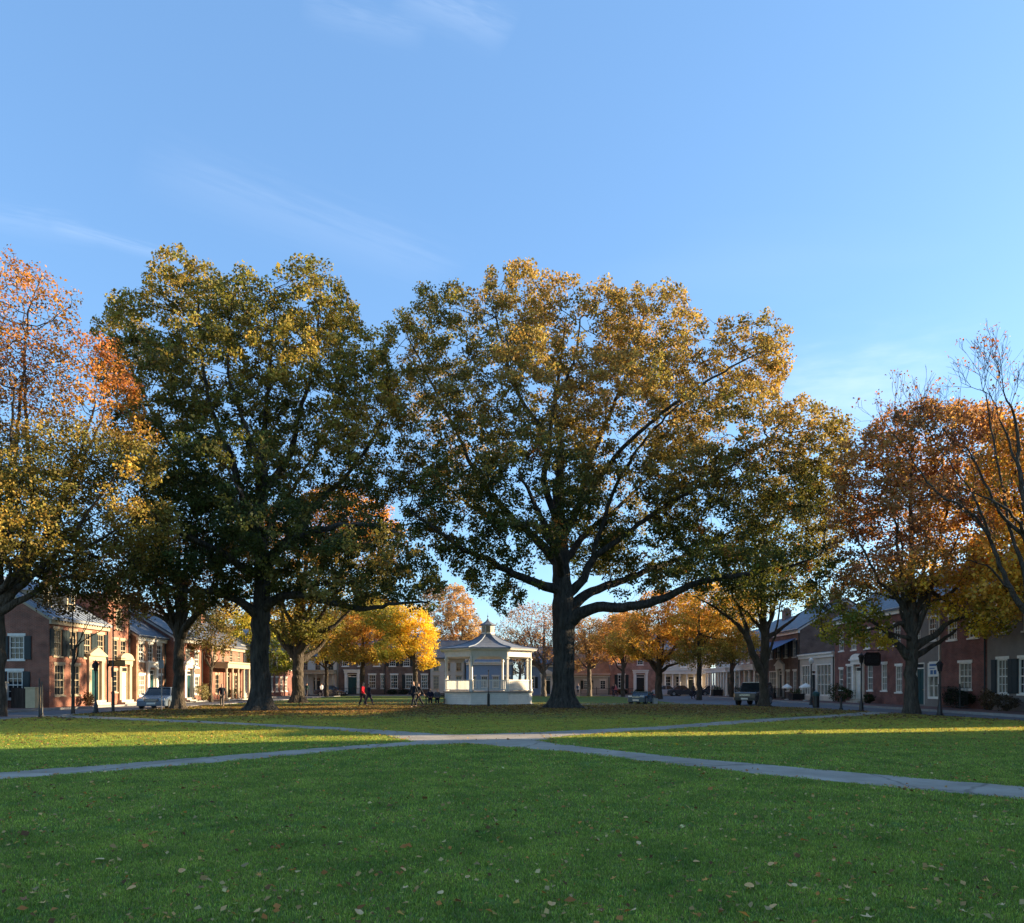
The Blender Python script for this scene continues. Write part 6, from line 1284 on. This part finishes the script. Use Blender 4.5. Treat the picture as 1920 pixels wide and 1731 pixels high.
for cxp, cyp, c_, s_ in [(203, 409, 'orange', .8), (400, 392, 'brown', .6), (375, 328, 'pale', .6), (425, 476, 'tan', .8), (166, 500, 'orange', .6), (525, 524, 'tan', .7), (475, 574, 'pale', .9), (70, 555, 'pale', .7), (131, 611, 'pale', .7), (480, 637, 'orange', 1), (626, 642, 'orange', 1), (695, 645, 'tan', .9), (970, 655, 'tan', .9), (1206, 638, 'tan', .9), (985, 565, 'tan', .8), (1028, 545, 'brown', 1), (988, 443, 'pale', .8),
        (1590, 530, 'brown', 1.1), (1583, 507, 'tan', .8), (1665, 486, 'tan', .8), (1863, 600, 'orange', .8), (1890, 630, 'tan', .9), (1550, 674, 'orange', 1.0), (1610, 670, 'brown', .9), (1258, 742, 'tan', 1.2), (893, 738, 'tan', 1.1), (831, 762, 'orange', 1.2), (18, 720, 'pale', .9), (250, 697, 'orange', .7), (381, 707, 'orange', .9), (80, 695, 'pale', .9), (725, 713, 'orange', .9), (675, 718, 'brown', 1), (148, 808, 'tan', 1.1), (82, 820, 'tan', .9), (412, 830, 'orange', 1.1), (455, 830, 'pale', .9),
        (980, 818, 'tan', 1.1), (1500, 822, 'orange', 1.2), (1552, 750, 'orange', .8), (1775, 715, 'orange', .9), (1768, 738, 'brown', 1.1), (1680, 788, 'orange', .7), (1756, 772, 'orange', 1), (1332, 855, 'pale', 1.4), (296, 847, 'tan', 1), (686, 846, 'orange', 1), (784, 828, 'brown', .8), (1142, 276, 'orange', .7), (1240, 375, 'pale', .8), (1700, 425, 'pale', .8), (550, 412, 'pale', .6), (1838, 808, 'pale', .9), (1690, 832, 'pale', .9), (1040, 735, 'tan', .8), (600, 803, 'pale', .9), (1790, 640, 'orange', .9), (335, 578, 'brown', 1), (1060, 735, 'pale', .7)]:
    lv.append((960+cxp/2, 1300+cyp/2, c_, s_))
r = random.Random(9)
for px, py, c_, s_ in lv:
    x, d = gp(px, py); o = bpy.data.objects.new('fallen_leaf', r.choice(LMS[c_])); C.objects.link(o)
    o.location = (x, d, .030); o.scale = (s_*.085,)*3; o.rotation_euler = (r.uniform(-.35, .35), r.uniform(-.35, .35), r.uniform(0, 6.28))
    reg = ['far left', 'left', 'left of centre', 'centre', 'right of centre', 'right', 'far right'][min(6, int(px/275))]; far_ = 'nearest' if d < 5.6 else 'second nearest' if d < 6.4 else 'middle' if d < 7.6 else 'farther' if d < 10 else 'farthest'
    tag(o, '%s dry leaf on the %s strip of near lawn, %s' % (c_, far_, reg), 'fallen leaf', 'fallen leaves on the near lawn')
# the countless small ones
def litter(n, fx, fy, size, cols, seed):
    rs = np.random.RandomState(seed); P = np.stack([fx(rs, n), fy(rs, n)], 1); P = P[~inside(P, PATH) | (rs.uniform(size=len(P)) < .12)]; lim = np.interp(P[:, 1], [0, 32, 45, 51, 59.5, 64], [23, 22.4, 20.6, 19.5, 14.4, 13.9]); P = P[(P[:, 0] < lim) & (P[:, 0] > -23)]
    n = len(P); c3 = np.concatenate([P, np.full((n, 1), .034)], 1); cc = np.array(cols)[rs.randint(len(cols), size=n)]*np.exp(rs.normal(size=n)*.25)[:, None]
    s_ = size*np.exp(rs.normal(size=n)*.3); v = leaf_verts(c3, s_, rs, up=1.6); v[:, 2] = np.clip(v[:, 2], .02, .07); return v, np.repeat(np.clip(cc, 0, .8), 4, 0)
def yd(a_, b_): return lambda rs, n: np.sqrt(rs.uniform(a_*a_, b_*b_, n))
V1 = []
T_ = [(.50, .30, .12), (.54, .38, .18), (.50, .20, .06), (.18, .09, .04)]; Y_ = [(.55, .34, .05), (.45, .25, .06), (.30, .16, .06), (.22, .11, .05)]
rs = np.random.RandomState(2)
P_y = rs.uniform(4.5, 20, 4600); V1.append(litter(4600, lambda r_, n: P_y*r_.uniform(-.75, .75, n), lambda r_, n: P_y, .040, T_, 3))
P_y2 = rs.uniform(19, 36, 9000); V1.append(litter(9000, lambda r_, n: P_y2*r_.uniform(-.75, .75, n), lambda r_, n: P_y2, .05, Y_, 4))
for (bx, by, sx_, sy_, n_) in ((3.4, 49, 9, 6, 14000), (-15, 44, 7, 5, 9000), (-22, 46, 5, 7, 3000), (21, 40, 5, 6, 3500), (-12, 62, 7, 6, 3000), (14, 52, 5, 5, 2500)):
    V1.append(litter(n_, lambda r_, n: bx+r_.normal(size=n)*sx_, lambda r_, n: by+r_.normal(size=n)*sy_, .10, [(.20, .11, .05), (.28, .16, .07), (.13, .07, .035), (.36, .20, .06)], int(n_+bx)))
# leaves blown against the path edges
E_ = np.array(PATH); ie = np.random.RandomState(8).randint(len(E_), size=2600); r8 = np.random.RandomState(9)
V1.append(litter(2600, lambda r_, n: E_[ie, 0]+r8.normal(size=n)*.22, lambda r_, n: E_[ie, 1]+r8.normal(size=n)*.22, .05, T_, 12))
v = np.concatenate([q[0] for q in V1]); c_ = np.concatenate([q[1] for q in V1])
o = link_mesh('leaf_litter', np_mesh('leaf_litter', v, np.arange(len(v)).reshape(-1, 4), M_LEAF, c_)); tag(o, 'small fallen autumn leaves scattered over the green and under the oaks', 'leaf litter', kind='stuff')
print('script', time.time()-T0)
